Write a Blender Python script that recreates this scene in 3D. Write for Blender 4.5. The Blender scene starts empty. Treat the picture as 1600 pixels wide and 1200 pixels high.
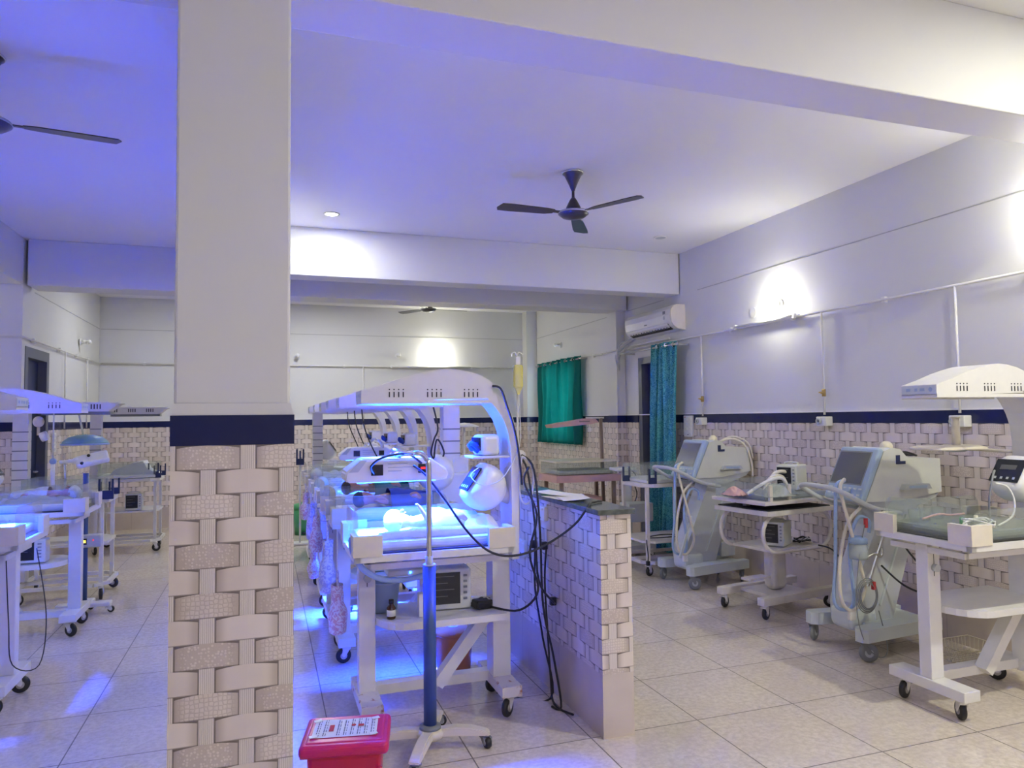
import bpy, bmesh, math, random
from mathutils import Vector, Matrix, Euler
PI = math.pi
random.seed(7)
D = bpy.data
scene = bpy.context.scene
COL = scene.collection

# ------------------------------------------------------------------ camera
cam_d = D.cameras.new('camera'); cam = D.objects.new('camera', cam_d); COL.objects.link(cam)
cam_d.sensor_fit = 'HORIZONTAL'; cam_d.sensor_width = 36.0; cam_d.lens = 1121.7 / 1600 * 36.0
cam_d.clip_start = 0.05; cam_d.clip_end = 60
_yaw, _pit, _rol = 0.331, 0.0478, -0.012
_f = Vector((math.sin(_yaw) * math.cos(_pit), math.cos(_yaw) * math.cos(_pit), math.sin(_pit)))
_r = Vector((math.cos(_yaw), -math.sin(_yaw), 0)); _u = _r.cross(_f)
_r2 = _r * math.cos(_rol) + _u * math.sin(_rol); _u2 = -_r * math.sin(_rol) + _u * math.cos(_rol)
cam.matrix_world = Matrix(((_r2.x, _u2.x, -_f.x, 0), (_r2.y, _u2.y, -_f.y, 0), (_r2.z, _u2.z, -_f.z, 1.56), (0, 0, 0, 1)))
scene.camera = cam

# ------------------------------------------------------------------ light levels and exposure
scene.view_settings.view_transform = 'Standard'; scene.view_settings.look = 'None'
scene.view_settings.gamma = 1; scene.view_settings.use_curve_mapping = False
scene.view_settings.exposure = 0.42
scene.cycles.use_denoising = True
scene.cycles.max_bounces = 8; scene.cycles.diffuse_bounces = 5; scene.cycles.glossy_bounces = 3
scene.cycles.transmission_bounces = 4; scene.cycles.transparent_max_bounces = 12
scene.cycles.caustics_reflective = False; scene.cycles.caustics_refractive = False
scene.cycles.sample_clamp_indirect = 30
world = D.worlds.new('world'); scene.world = world; world.use_nodes = True
world.node_tree.nodes['Background'].inputs[0].default_value = (0.80, 0.90, 1.0, 1)
world.node_tree.nodes['Background'].inputs[1].default_value = 1.0
WARM = (1.0, 0.985, 0.80); COOL = (0.93, 0.95, 1.0); BLUE = (0.008, 0.045, 1.0)
E_BULB = 14.0      # W of each wall bulb
E_DOWN = 30.0      # W of each ceiling downlight
E_BLUE = 3.0       # scale of the phototherapy light

# ------------------------------------------------------------------ materials
def mat(name, col, rough=0.5, metal=0.0, alpha=1.0, emis=None, es=0.0, spec=0.5, trans=0.0, coat=0.0):
    m = D.materials.new(name); m.use_nodes = True
    b = m.node_tree.nodes['Principled BSDF']
    b.inputs['Base Color'].default_value = (*col, 1); b.inputs['Roughness'].default_value = rough
    b.inputs['Metallic'].default_value = metal; b.inputs['Alpha'].default_value = alpha
    b.inputs['Specular IOR Level'].default_value = spec
    b.inputs['Transmission Weight'].default_value = trans
    b.inputs['Coat Weight'].default_value = coat
    if emis:
        b.inputs['Emission Color'].default_value = (*emis, 1); b.inputs['Emission Strength'].default_value = es
    return m

def vary(m, scale=6.0, amt=0.12, bump=0.0, bscale=200.0, dark=None):
    """break up a flat colour with soft noise, optional fine bump"""
    nt = m.node_tree; b = nt.nodes['Principled BSDF']
    c = list(b.inputs['Base Color'].default_value)
    n = nt.nodes.new('ShaderNodeTexNoise'); n.inputs['Scale'].default_value = scale; n.inputs['Detail'].default_value = 4
    tc = nt.nodes.new('ShaderNodeTexCoord'); nt.links.new(tc.outputs['Object'], n.inputs['Vector'])
    r = nt.nodes.new('ShaderNodeValToRGB'); nt.links.new(n.outputs['Fac'], r.inputs['Fac'])
    r.color_ramp.elements[0].position = 0.3; r.color_ramp.elements[1].position = 0.7
    d = dark or [x * (1 - amt) for x in c[:3]]
    r.color_ramp.elements[0].color = (*d, 1); r.color_ramp.elements[1].color = c
    nt.links.new(r.outputs['Color'], b.inputs['Base Color'])
    if bump:
        n2 = nt.nodes.new('ShaderNodeTexNoise'); n2.inputs['Scale'].default_value = bscale
        nt.links.new(tc.outputs['Object'], n2.inputs['Vector'])
        bp = nt.nodes.new('ShaderNodeBump'); bp.inputs['Strength'].default_value = bump; bp.inputs['Distance'].default_value = 0.003
        nt.links.new(n2.outputs['Fac'], bp.inputs['Height']); nt.links.new(bp.outputs['Normal'], b.inputs['Normal'])
    return m

class N:
    """tiny expression wrapper over math nodes"""
    nt = None
    def __init__(s, k): s.k = k
    @staticmethod
    def op(o, *a, clamp=False):
        n = N.nt.nodes.new('ShaderNodeMath'); n.operation = o; n.use_clamp = clamp
        for i, x in enumerate(a):
            if isinstance(x, N): N.nt.links.new(x.k, n.inputs[i])
            else: n.inputs[i].default_value = x
        return N(n.outputs[0])
    def __add__(s, o): return N.op('ADD', s, o)
    __radd__ = __add__
    def __sub__(s, o): return N.op('SUBTRACT', s, o)
    def __rsub__(s, o): return N.op('SUBTRACT', o, s)
    def __mul__(s, o): return N.op('MULTIPLY', s, o)
    __rmul__ = __mul__
    def __truediv__(s, o): return N.op('DIVIDE', s, o)
    def __gt__(s, o): return N.op('GREATER_THAN', s, o)
    def __lt__(s, o): return N.op('LESS_THAN', s, o)
    def floor(s): return N.op('FLOOR', s)
    def fract(s): return N.op('FRACT', s)
    def abs(s): return N.op('ABSOLUTE', s)
    def mod2(s): return N.op('FLOORED_MODULO', s, 2.0)
    def sin(s): return N.op('SINE', s)
    def clamp(s): return N.op('ADD', s, 0.0, clamp=True)
    def smooth(s, a, b):
        t = N.op('DIVIDE', s - a, b - a, clamp=True)
        return t * t * (3.0 - 2.0 * t)
def mixc(nt, f, a, b):
    n = nt.nodes.new('ShaderNodeMix'); n.data_type = 'RGBA'
    for sock, v in ((n.inputs['Factor'], f), (n.inputs[6], a), (n.inputs[7], b)):
        if isinstance(v, N): nt.links.new(v.k, sock)
        elif hasattr(v, 'is_linked'): nt.links.new(v, sock)
        elif isinstance(v, (int, float)): sock.default_value = v
        else: sock.default_value = (*v, 1)
    return n.outputs[2]
def selmix(f, a, b): return a + (b - a) * f

def weave_material(name):
    """basket weave elevation tile: blocks and ribbed strips from 0.304 m to the band, plain tile below"""
    m = D.materials.new(name); m.use_nodes = True; nt = m.node_tree; N.nt = nt
    bs = nt.nodes['Principled BSDF']
    g = nt.nodes.new('ShaderNodeNewGeometry')
    sp = nt.nodes.new('ShaderNodeSeparateXYZ'); nt.links.new(g.outputs['Position'], sp.inputs[0])
    sn = nt.nodes.new('ShaderNodeSeparateXYZ'); nt.links.new(g.outputs['True Normal'], sn.inputs[0])
    X, Y, Z = (N(sp.outputs[i]) for i in range(3)); nx = N(sn.outputs[0]).abs() > 0.5
    P, RH = 0.222, 0.0725
    u = selmix(nx, X + 0.049, Y - 0.182)
    v = (1.490 - Z) / RH
    row = v.floor(); t = 1.0 - v.fract()
    par = row.mod2()
    uu = u / P + par * 0.5 + 100.0
    cell = (uu + 0.5).floor(); fr = (uu + 0.5).fract() - 0.5
    a = fr.abs()
    strip = a < 0.103
    s = (a - 0.103) / 0.397
    arch = t + (1.0 - s) * (1.0 - s) * 0.12
    topgap = (arch > 1.0) * (1.0 - strip)
    botgap = (t < 0.035)
    edge = ((a - 0.103).abs() < 0.010)
    gap = (topgap + edge * 0.75 + botgap * 0.6 * (1.0 - strip) + (t > 0.985) * strip * 0.4).clamp()
    # per block random
    wn = nt.nodes.new('ShaderNodeTexWhiteNoise'); wn.noise_dimensions = '3D'
    cb = nt.nodes.new('ShaderNodeCombineXYZ')
    blk = (uu.floor() + (a < 0.0))
    nt.links.new(blk.k, cb.inputs[0]); nt.links.new(row.k, cb.inputs[1]); nt.links.new(nx.k, cb.inputs[2])
    nt.links.new(cb.outputs[0], wn.inputs['Vector']); rnd = N(wn.outputs['Value'])
    uv = nt.nodes.new('ShaderNodeCombineXYZ'); nt.links.new(u.k, uv.inputs[0]); nt.links.new(Z.k, uv.inputs[1])
    vo = nt.nodes.new('ShaderNodeTexVoronoi'); vo.feature = 'DISTANCE_TO_EDGE'; vo.inputs['Scale'].default_value = 78; vo.inputs['Randomness'].default_value = 0.4
    nt.links.new(uv.outputs[0], vo.inputs['Vector']); honey = N(vo.outputs['Distance']).smooth(0.0, 0.22)
    vo2 = nt.nodes.new('ShaderNodeTexVoronoi'); vo2.inputs['Scale'].default_value = 110; vo2.inputs['Randomness'].default_value = 0.55
    nt.links.new(uv.outputs[0], vo2.inputs['Vector']); flor = N(vo2.outputs['Distance']).smooth(0.25, 0.5)
    ns = nt.nodes.new('ShaderNodeTexNoise'); ns.inputs['Scale'].default_value = 9; nt.links.new(g.outputs['Position'], ns.inputs['Vector'])
    even = 1.0 - par
    alt = ((row * 0.5).floor() + uu.floor()).mod2()
    pat_on = even * (1.0 - strip) * (s.smooth(0.05, 0.30))
    pat = selmix(alt, 1.0 - honey, flor)
    rib = ((fr * 260.0).sin() * 0.5 + 0.5)
    base = mixc(nt, rnd, (0.68, 0.59, 0.52), (0.80, 0.715, 0.64))
    base = mixc(nt, N(ns.outputs['Fac']).smooth(0.35, 0.75) * 0.5, base, (0.80, 0.73, 0.66))
    base = mixc(nt, pat_on * pat * 0.42, base, (0.40, 0.32, 0.26))
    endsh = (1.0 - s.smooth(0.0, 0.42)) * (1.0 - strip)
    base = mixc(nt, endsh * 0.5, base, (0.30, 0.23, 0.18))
    stc = mixc(nt, rib, (0.60, 0.53, 0.475), (0.82, 0.755, 0.69))
    base = mixc(nt, strip, base, stc)
    base = mixc(nt, gap, base, (0.19, 0.155, 0.14))
    # plain lower tile
    low = Z < 0.304
    big = nt.nodes.new('ShaderNodeTexNoise'); big.inputs['Scale'].default_value = 2.2; big.inputs['Detail'].default_value = 5
    nt.links.new(g.outputs['Position'], big.inputs['Vector'])
    plain = mixc(nt, N(big.outputs['Fac']).smooth(0.3, 0.7), (0.52, 0.44, 0.375), (0.65, 0.57, 0.50))
    lj = (((u / 0.60).fract() - 0.5).abs() > 0.4975)
    plain = mixc(nt, lj * 0.6, plain, (0.2, 0.16, 0.13))
    base = mixc(nt, low, base, plain)
    nt.links.new(base, bs.inputs['Base Color'])
    hblk = N.op('POWER', N.op('MAXIMUM', s, 0.001), 0.35) * 1.0 + (t - 0.5) * 0.05
    hh = selmix(strip, hblk, 0.55 + rib * 0.08)
    hh = hh - gap * 0.6 + pat_on * pat * -0.06
    hh = selmix(low, hh, 0.4)
    bp = nt.nodes.new('ShaderNodeBump'); bp.inputs['Strength'].default_value = 0.7; bp.inputs['Distance'].default_value = 0.008
    nt.links.new(hh.k, bp.inputs['Height']); nt.links.new(bp.outputs['Normal'], bs.inputs['Normal'])
    bs.inputs['Roughness'].default_value = 0.42
    return m

def floor_material():
    m = D.materials.new('vitrified_floor_tile'); m.use_nodes = True; nt = m.node_tree; N.nt = nt
    bs = nt.nodes['Principled BSDF']
    g = nt.nodes.new('ShaderNodeNewGeometry'); sp = nt.nodes.new('ShaderNodeSeparateXYZ'); nt.links.new(g.outputs['Position'], sp.inputs[0])
    X, Y = N(sp.outputs[0]), N(sp.outputs[1])
    S = 0.5985
    fx = ((X - 2.704) / S + 50.5); fy = ((Y - 3.262) / S + 50.5)
    lx = ((fx.fract() - 0.5).abs() < 0.0052); ly = ((fy.fract() - 0.5).abs() < 0.0052)
    line = N.op('MAXIMUM', lx, ly)
    wn = nt.nodes.new('ShaderNodeTexWhiteNoise'); wn.noise_dimensions = '2D'
    cb = nt.nodes.new('ShaderNodeCombineXYZ'); nt.links.new((fx + 0.5).floor().k, cb.inputs[0]); nt.links.new((fy + 0.5).floor().k, cb.inputs[1])
    nt.links.new(cb.outputs[0], wn.inputs['Vector'])
    n1 = nt.nodes.new('ShaderNodeTexNoise'); n1.inputs['Scale'].default_value = 34; n1.inputs['Detail'].default_value = 6; n1.inputs['Roughness'].default_value = 0.7
    n2 = nt.nodes.new('ShaderNodeTexNoise'); n2.inputs['Scale'].default_value = 4; n2.inputs['Detail'].default_value = 5
    for n in (n1, n2): nt.links.new(g.outputs['Position'], n.inputs['Vector'])
    c = mixc(nt, N(n1.outputs['Fac']).smooth(0.35, 0.65), (0.60, 0.53, 0.445), (0.76, 0.685, 0.59))
    c = mixc(nt, N(n2.outputs['Fac']).smooth(0.4, 0.7) * 0.35, c, (0.58, 0.50, 0.42))
    c = mixc(nt, N(wn.outputs['Value']) * 0.18, c, (0.58, 0.50, 0.42))
    c = mixc(nt, line * 0.85, c, (0.07, 0.055, 0.045))
    nt.links.new(c, bs.inputs['Base Color'])
    rr = 0.07 + N(n2.outputs['Fac']) * 0.08 + line * 0.5
    nt.links.new(rr.k, bs.inputs['Roughness'])
    bs.inputs['Specular IOR Level'].default_value = 0.6
    return m

def fabric_pattern(name, c1, c2, scale, trans=0.0):
    m = D.materials.new(name); m.use_nodes = True; nt = m.node_tree; N.nt = nt
    bs = nt.nodes['Principled BSDF']; tc = nt.nodes.new('ShaderNodeTexCoord')
    vo = nt.nodes.new('ShaderNodeTexNoise'); vo.inputs['Scale'].default_value = scale; vo.inputs['Detail'].default_value = 2; vo.inputs['Distortion'].default_value = 2.5
    nt.links.new(tc.outputs['Object'], vo.inputs['Vector'])
    c = mixc(nt, N(vo.outputs['Fac']).smooth(0.47, 0.53), c1, c2)
    nt.links.new(c, bs.inputs['Base Color']); bs.inputs['Roughness'].default_value = 0.75
    if trans:
        tr = nt.nodes.new('ShaderNodeBsdfTranslucent'); nt.links.new(c, tr.inputs['Color'])
        mx = nt.nodes.new('ShaderNodeMixShader'); mx.inputs[0].default_value = trans
        out = nt.nodes['Material Output']
        nt.links.new(bs.outputs[0], mx.inputs[1]); nt.links.new(tr.outputs[0], mx.inputs[2]); nt.links.new(mx.outputs[0], out.inputs['Surface'])
    return m

def acrylic_material(name, tint, a):
    m = D.materials.new(name); m.use_nodes = True; nt = m.node_tree
    for n in list(nt.nodes):
        if n.type != 'OUTPUT_MATERIAL': nt.nodes.remove(n)
    out = nt.nodes['Material Output']
    t = nt.nodes.new('ShaderNodeBsdfTransparent'); t.inputs[0].default_value = (*tint, 1)
    d = nt.nodes.new('ShaderNodeBsdfDiffuse'); d.inputs[0].default_value = (0.75, 0.8, 0.8, 1)
    gl = nt.nodes.new('ShaderNodeBsdfGlossy'); gl.inputs['Roughness'].default_value = 0.05
    fr = nt.nodes.new('ShaderNodeMapRange'); lw = nt.nodes.new('ShaderNodeLayerWeight'); lw.inputs[0].default_value = 0.5
    pw = nt.nodes.new('ShaderNodeMath'); pw.operation = 'POWER'; pw.inputs[1].default_value = 4.0; nt.links.new(lw.outputs['Facing'], pw.inputs[0]); nt.links.new(pw.outputs[0], fr.inputs['Value']); fr.inputs['To Min'].default_value = 0.03; fr.inputs['To Max'].default_value = 0.6
    m1 = nt.nodes.new('ShaderNodeMixShader'); m1.inputs[0].default_value = a
    m2 = nt.nodes.new('ShaderNodeMixShader')
    nt.links.new(t.outputs[0], m1.inputs[1]); nt.links.new(d.outputs[0], m1.inputs[2])
    nt.links.new(fr.outputs[0], m2.inputs[0]); nt.links.new(m1.outputs[0], m2.inputs[1]); nt.links.new(gl.outputs[0], m2.inputs[2])
    nt.links.new(m2.outputs[0], out.inputs['Surface'])
    return m

M = {}
M['paint'] = vary(mat('wall_paint', (0.70, 0.70, 0.685), 0.6), 0.9, 0.035)
M['ceil'] = vary(mat('ceiling_paint', (0.83, 0.825, 0.81), 0.7), 0.7, 0.03)
M['weave'] = weave_material('basket_weave_tile')
M['band'] = vary(mat('navy_band_tile', (0.008, 0.014, 0.085), 0.18), 5, 0.2)
M['floor'] = floor_material()
M['granite'] = vary(mat('grey_green_granite', (0.13, 0.15, 0.135), 0.16), 28, 0.5)
M['trimw'] = mat('white_trim', (0.82, 0.82, 0.80), 0.45)
M['groove'] = mat('groove_grey', (0.42, 0.42, 0.41), 0.7)
M['pcoat'] = vary(mat('white_powder_coat', (0.76, 0.75, 0.73), 0.35), 14, 0.05)
M['pcoat_old'] = vary(mat('worn_white_enamel', (0.74, 0.70, 0.66), 0.42), 11, 0.12)
M['abs'] = vary(mat('white_moulded_plastic', (0.80, 0.80, 0.77), 0.28), 8, 0.04)
M['cream'] = vary(mat('cream_plastic', (0.76, 0.70, 0.56), 0.38), 12, 0.08)
M['grey'] = mat('mid_grey_plastic', (0.22, 0.235, 0.25), 0.45)
M['lgrey'] = mat('light_grey_plastic', (0.50, 0.53, 0.55), 0.45)
M['black'] = mat('black_rubber', (0.018, 0.018, 0.020), 0.5)
M['dark'] = mat('dark_vent', (0.02, 0.022, 0.03), 0.6)
M['screen'] = mat('dark_screen', (0.018, 0.022, 0.032), 0.12)
M['gscreen'] = mat('grey_screen_glass', (0.12, 0.125, 0.13), 0.25)
M['chrome'] = mat('chrome', (0.75, 0.76, 0.78), 0.15, 1.0)
M['steel'] = mat('steel', (0.5, 0.5, 0.5), 0.35, 1.0)
M['brass'] = mat('brass', (0.55, 0.38, 0.13), 0.35, 1.0)
M['bluepole'] = vary(mat('blue_painted_column', (0.045, 0.095, 0.28), 0.4), 9, 0.15)
M['bluetrim'] = mat('pale_blue_plastic', (0.36, 0.47, 0.60), 0.4)
M['gtrim'] = mat('pale_grey_green_plastic', (0.60, 0.66, 0.66), 0.4)
M['ventw'] = vary(mat('ventilator_off_white', (0.66, 0.68, 0.62), 0.4), 7, 0.06)
M['holder'] = mat('navy_plastic_holder', (0.018, 0.03, 0.10), 0.4)
M['pink'] = vary(mat('pink_enamel', (0.66, 0.40, 0.37), 0.42), 9, 0.12)
M['brown'] = mat('brown_metal', (0.26, 0.19, 0.16), 0.5)
M['red'] = mat('red_bin_plastic', (0.55, 0.012, 0.045), 0.3)
M['pinkred'] = mat('magenta_lid_plastic', (0.62, 0.02, 0.12), 0.28)
M['orange'] = mat('orange_brown_plastic', (0.55, 0.20, 0.07), 0.25)
M['green'] = mat('green_bin_plastic', (0.06, 0.33, 0.13), 0.35)
M['bluebin'] = mat('pale_blue_basin_plastic', (0.45, 0.58, 0.80), 0.35)
M['paper'] = vary(mat('paper', (0.82, 0.82, 0.82), 0.7), 3, 0.03)
M['ink'] = mat('printed_ink', (0.16, 0.16, 0.20), 0.8)
M['inkred'] = mat('printed_red', (0.50, 0.05, 0.06), 0.8)
M['skin'] = vary(mat('skin', (0.45, 0.21, 0.14), 0.5), 20, 0.12)
M['hair'] = mat('baby_hair', (0.03, 0.022, 0.02), 0.8)
M['sheet'] = vary(mat('white_cotton_sheet', (0.82, 0.83, 0.84), 0.8), 10, 0.06, 0.5, 60)
M['tealcloth'] = vary(mat('teal_green_cloth', (0.02, 0.17, 0.17), 0.8), 14, 0.3, 0.5, 60)
M['bluecloth'] = vary(mat('royal_blue_cloth', (0.03, 0.07, 0.38), 0.8), 14, 0.3, 0.5, 60)
M['woolc'] = vary(mat('pale_knitted_cloth', (0.62, 0.66, 0.66), 0.9), 40, 0.25, 0.8, 90)
M['pad'] = mat('blue_grey_mattress', (0.20, 0.24, 0.34), 0.5)
M['blackpad'] = mat('black_mattress_edge', (0.02, 0.02, 0.022), 0.45)
M['greenglass'] = vary(mat('grey_green_mattress', (0.24, 0.28, 0.25), 0.25), 7, 0.3)
M['cable'] = mat('black_cable', (0.015, 0.015, 0.022), 0.45)
M['cablew'] = mat('white_cable', (0.72, 0.72, 0.70), 0.5)
M['hoseb'] = mat('pale_blue_corrugated_hose', (0.33, 0.46, 0.72), 0.5)
M['hosew'] = mat('cream_corrugated_hose', (0.72, 0.68, 0.58), 0.5)
M['amber'] = mat('amber_glass', (0.06, 0.02, 0.012), 0.12)
M['fan'] = mat('dark_brown_fan_metal', (0.045, 0.04, 0.045), 0.3)
M['bluefan'] = mat('lamp_blue_shell', (0.18, 0.36, 0.42), 0.4)
M['door'] = mat('dark_blue_grey_door', (0.02, 0.03, 0.085), 0.4)
M['doorframe'] = mat('grey_granite_frame', (0.12, 0.13, 0.16), 0.4)
M['curtg'] = fabric_pattern('green_curtain_cloth', (0.005, 0.26, 0.24), (0.006, 0.27, 0.25), 3, 0.6)
M['curtt'] = fabric_pattern('teal_patterned_curtain', (0.008, 0.18, 0.24), (0.12, 0.46, 0.50), 60)
M['bulb'] = mat('lit_bulb', (1, 1, 1), 0.5, emis=(1.0, 0.97, 0.86), es=90)
M['led'] = mat('lit_downlight', (1, 1, 1), 0.5, emis=(1.0, 0.99, 0.95), es=14)
M['sky'] = mat('daylight_behind_window', (0.8, 0.9, 1), 0.5, emis=(0.75, 0.9, 1.0), es=7.0)
M['bled'] = mat('blue_led_panel', (0.1, 0.2, 0.8), 0.5, emis=(0.01, 0.16, 1.0), es=42)
M['bled1'] = mat('blue_led_head_panel', (0.1, 0.2, 0.8), 0.5, emis=(0.02, 0.25, 1.0), es=20)
M['disp'] = mat('amber_led_digits', (0.3, 0.2, 0), 0.5, emis=(1.0, 0.62, 0.05), es=4)
M['dispr'] = mat('red_led_digits', (0.3, 0, 0), 0.5, emis=(1.0, 0.03, 0.03), es=1.2)
M['dripbag'] = mat('pale_yellow_drip_fluid', (0.82, 0.76, 0.16), 0.1, alpha=0.6)
M['clearplastic'] = acrylic_material('clear_bag_plastic', (0.86, 0.87, 0.9), 0.45)
M['bagprint'] = fabric_pattern('printed_carrier_bag', (0.80, 0.76, 0.80), (0.66, 0.40, 0.48), 30)
M['baglil'] = fabric_pattern('lilac_carrier_bag', (0.78, 0.74, 0.80), (0.52, 0.48, 0.70), 24)
M['acryl'] = acrylic_material('clear_acrylic', (0.965, 0.98, 0.98), 0.085)
M['acrylg'] = acrylic_material('hazy_acrylic', (0.94, 0.965, 0.955), 0.09)
M['jar'] = acrylic_material('bluish_jar', (0.70, 0.78, 0.86), 0.4)
M['rust'] = vary(mat('rust_stained_enamel', (0.72, 0.68, 0.66), 0.6), 24, 0.5, dark=(0.34, 0.12, 0.06))
for n_ in M['rust'].node_tree.nodes:
    if n_.type == 'VALTORGB': n_.color_ramp.elements[0].position = 0.30; n_.color_ramp.elements[1].position = 0.42

# ------------------------------------------------------------------ mesh helpers
class B:
    def __init__(s): s.bm = bmesh.new(); s.mi = 0; s.smooth = False
    def _fin(s, vs, mat_rot=None):
        fs = set(f for v in vs for f in v.link_faces)
        for f in fs: f.material_index = s.mi
        return fs
    def box(s, c, d, rot=None, bev=0.0, seg=2, taper=None):
        r = bmesh.ops.create_cube(s.bm, size=1.0); vs = r['verts']
        for v in vs:
            v.co = Vector((v.co.x * d[0], v.co.y * d[1], v.co.z * d[2]))
            if taper and v.co.z > 0: v.co.x *= taper[0]; v.co.y *= taper[1]
        if bev > 0:
            es = list(set(e for v in vs for e in v.link_edges))
            rr = bmesh.ops.bevel(s.bm, geom=es, offset=bev, segments=seg, affect='EDGES', profile=0.5)
            vs = list(set(vs) & set(s.bm.verts)) if False else list(set([v for v in rr['verts']] + [v for v in vs if v.is_valid]))
        if rot: 
            e = Euler(rot).to_matrix()
            for v in vs: v.co = e @ v.co
        for v in vs: v.co += Vector(c)
        s._fin(vs); return s
    def b2(s, a, b, bev=0.0):
        c = [(a[i] + b[i]) / 2 for i in range(3)]; d = [abs(b[i] - a[i]) for i in range(3)]
        return s.box(c, d, bev=bev)
    def beam(s, p, q, w, h, bev=0.0):
        """rectangular bar from p to q"""
        p, q = Vector(p), Vector(q); L = (q - p).length; z = (q - p).normalized()
        y = Vector((0, 1, 0)) if abs(z.y) < 0.9 else Vector((1, 0, 0))
        x = y.cross(z).normalized(); y = z.cross(x)
        r = bmesh.ops.create_cube(s.bm, size=1.0); vs = r['verts']
        for v in vs: v.co = (p + q) / 2 + x * (v.co.x * w) + y * (v.co.y * h) + z * (v.co.z * L)
        s._fin(vs); return s
    def cyl(s, p, q, r, r2=None, seg=20, cap=True):
        p, q = Vector(p), Vector(q); L = (q - p).length
        rr = bmesh.ops.create_cone(s.bm, cap_ends=cap, segments=seg, radius1=r, radius2=r if r2 is None else r2, depth=L)
        m = (q - p).to_track_quat('Z', 'Y').to_matrix()
        for v in rr['verts']: v.co = m @ v.co + (p + q) / 2
        fs = s._fin(rr['verts'])
        for f in fs:
            if len(f.verts) == 4: f.smooth = True
        return s
    def ball(s, c, r, sc=(1, 1, 1), seg=16, rot=None):
        rr = bmesh.ops.create_uvsphere(s.bm, u_segments=seg, v_segments=seg // 2 + 2, radius=r)
        e = Euler(rot).to_matrix() if rot else None
        for v in rr['verts']:
            v.co = Vector((v.co.x * sc[0], v.co.y * sc[1], v.co.z * sc[2]))
            if e: v.co = e @ v.co
            v.co += Vector(c)
        for f in s._fin(rr['verts']): f.smooth = True
        return s
    def lathe(s, prof, c=(0, 0, 0), axis='Z', seg=28, a0=0, a1=2 * PI):
        n = seg; full = abs(a1 - a0 - 2 * PI) < 1e-6; rings = []
        for (r, h) in prof:
            ring = []
            for i in range(n if full else n + 1):
                a = a0 + (a1 - a0) * i / n; x, y = r * math.cos(a), r * math.sin(a)
                co = (x, y, h) if axis == 'Z' else ((h, x, y) if axis == 'X' else (x, h, y))
                ring.append(s.bm.verts.new(Vector(co) + Vector(c)))
            rings.append(ring)
        for k in range(len(rings) - 1):
            A, Bq = rings[k], rings[k + 1]
            for i in range(len(A) if full else len(A) - 1):
                j = (i + 1) % len(A)
                try:
                    f = s.bm.faces.new((A[i], A[j], Bq[j], Bq[i])); f.material_index = s.mi; f.smooth = True
                except ValueError: pass
        for ring, rv in ((rings[0], prof[0][0]), (rings[-1], prof[-1][0])):
            if rv > 1e-5 and full:
                try: f = s.bm.faces.new(ring); f.material_index = s.mi
                except ValueError: pass
        return s
    def prism(s, pts, a, b, plane='XZ', sm=False):
        """2-D outline extruded along the third axis from a to b"""
        def P(p, k):
            return {'XZ': (p[0], k, p[1]), 'XY': (p[0], p[1], k), 'YZ': (k, p[0], p[1])}[plane]
        A = [s.bm.verts.new(P(p, a)) for p in pts]; Q = [s.bm.verts.new(P(p, b)) for p in pts]
        fs = [s.bm.faces.new(A), s.bm.faces.new(list(reversed(Q)))]
        for i in range(len(pts)):
            j = (i + 1) % len(pts); f = s.bm.faces.new((A[j], A[i], Q[i], Q[j])); f.smooth = sm; fs.append(f)
        for f in fs: f.material_index = s.mi
        return s
    def tube(s, pts, r, seg=8, smooth_path=True, res=6, closed=False):
        P = [Vector(p) for p in pts]
        if smooth_path and len(P) > 2:
            out = []
            n = len(P)
            for i in range(n if closed else n - 1):
                if closed: p0, p1, p2, p3 = P[i - 1], P[i], P[(i + 1) % n], P[(i + 2) % n]
                else: p0, p1, p2, p3 = P[max(i - 1, 0)], P[i], P[i + 1], P[min(i + 2, n - 1)]
                for k in range(res):
                    t = k / res
                    out.append(0.5 * ((2 * p1) + (-p0 + p2) * t + (2 * p0 - 5 * p1 + 4 * p2 - p3) * t * t + (-p0 + 3 * p1 - 3 * p2 + p3) * t ** 3))
            if not closed: out.append(P[-1])
            P = out
        n = len(P); rings = []; up = Vector((0.13, 0.21, 0.97)).normalized(); prev = None
        for i in range(n):
            a = P[i - 1] if (i > 0 or closed) else P[i]; b = P[(i + 1) % n] if (i < n - 1 or closed) else P[i]
            t = (b - a)
            t = t.normalized() if t.length > 1e-9 else Vector((0, 0, 1))
            x = prev - t * prev.dot(t) if prev else t.orthogonal()
            if x.length < 1e-6: x = t.orthogonal()
            x.normalize(); prev = x; y = t.cross(x)
            rr = r[i * (len(r) - 1) // max(n - 1, 1)] if isinstance(r, (list, tuple)) else r
            rings.append([s.bm.verts.new(P[i] + (x * math.cos(2 * PI * k / seg) + y * math.sin(2 * PI * k / seg)) * rr) for k in range(seg)])
        m = n if closed else n - 1
        for i in range(m):
            A, Q = rings[i], rings[(i + 1) % n]
            off = 0
            if closed and i == m - 1:
                best = min(range(seg), key=lambda o: (A[0].co - Q[o].co).length); off = best
            for k in range(seg):
                f = s.bm.faces.new((A[k], A[(k + 1) % seg], Q[(k + 1 + off) % seg], Q[(k + off) % seg])); f.smooth = True; f.material_index = s.mi
        if not closed:
            for ring in (rings[0], rings[-1]):
                f = s.bm.faces.new(ring); f.material_index = s.mi
        return s
    def grid(s, fn, nu, nv, closed_u=False):
        V = [[s.bm.verts.new(fn(i / nu, j / nv)) for j in range(nv + 1)] for i in range(nu + 1)]
        for i in range(nu):
            for j in range(nv):
                f = s.bm.faces.new((V[i][j], V[i + 1][j], V[i + 1][j + 1], V[i][j + 1])); f.smooth = True; f.material_index = s.mi
        return s
    def xf(s, mtx):
        bmesh.ops.transform(s.bm, matrix=mtx, verts=s.bm.verts); return s
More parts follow.
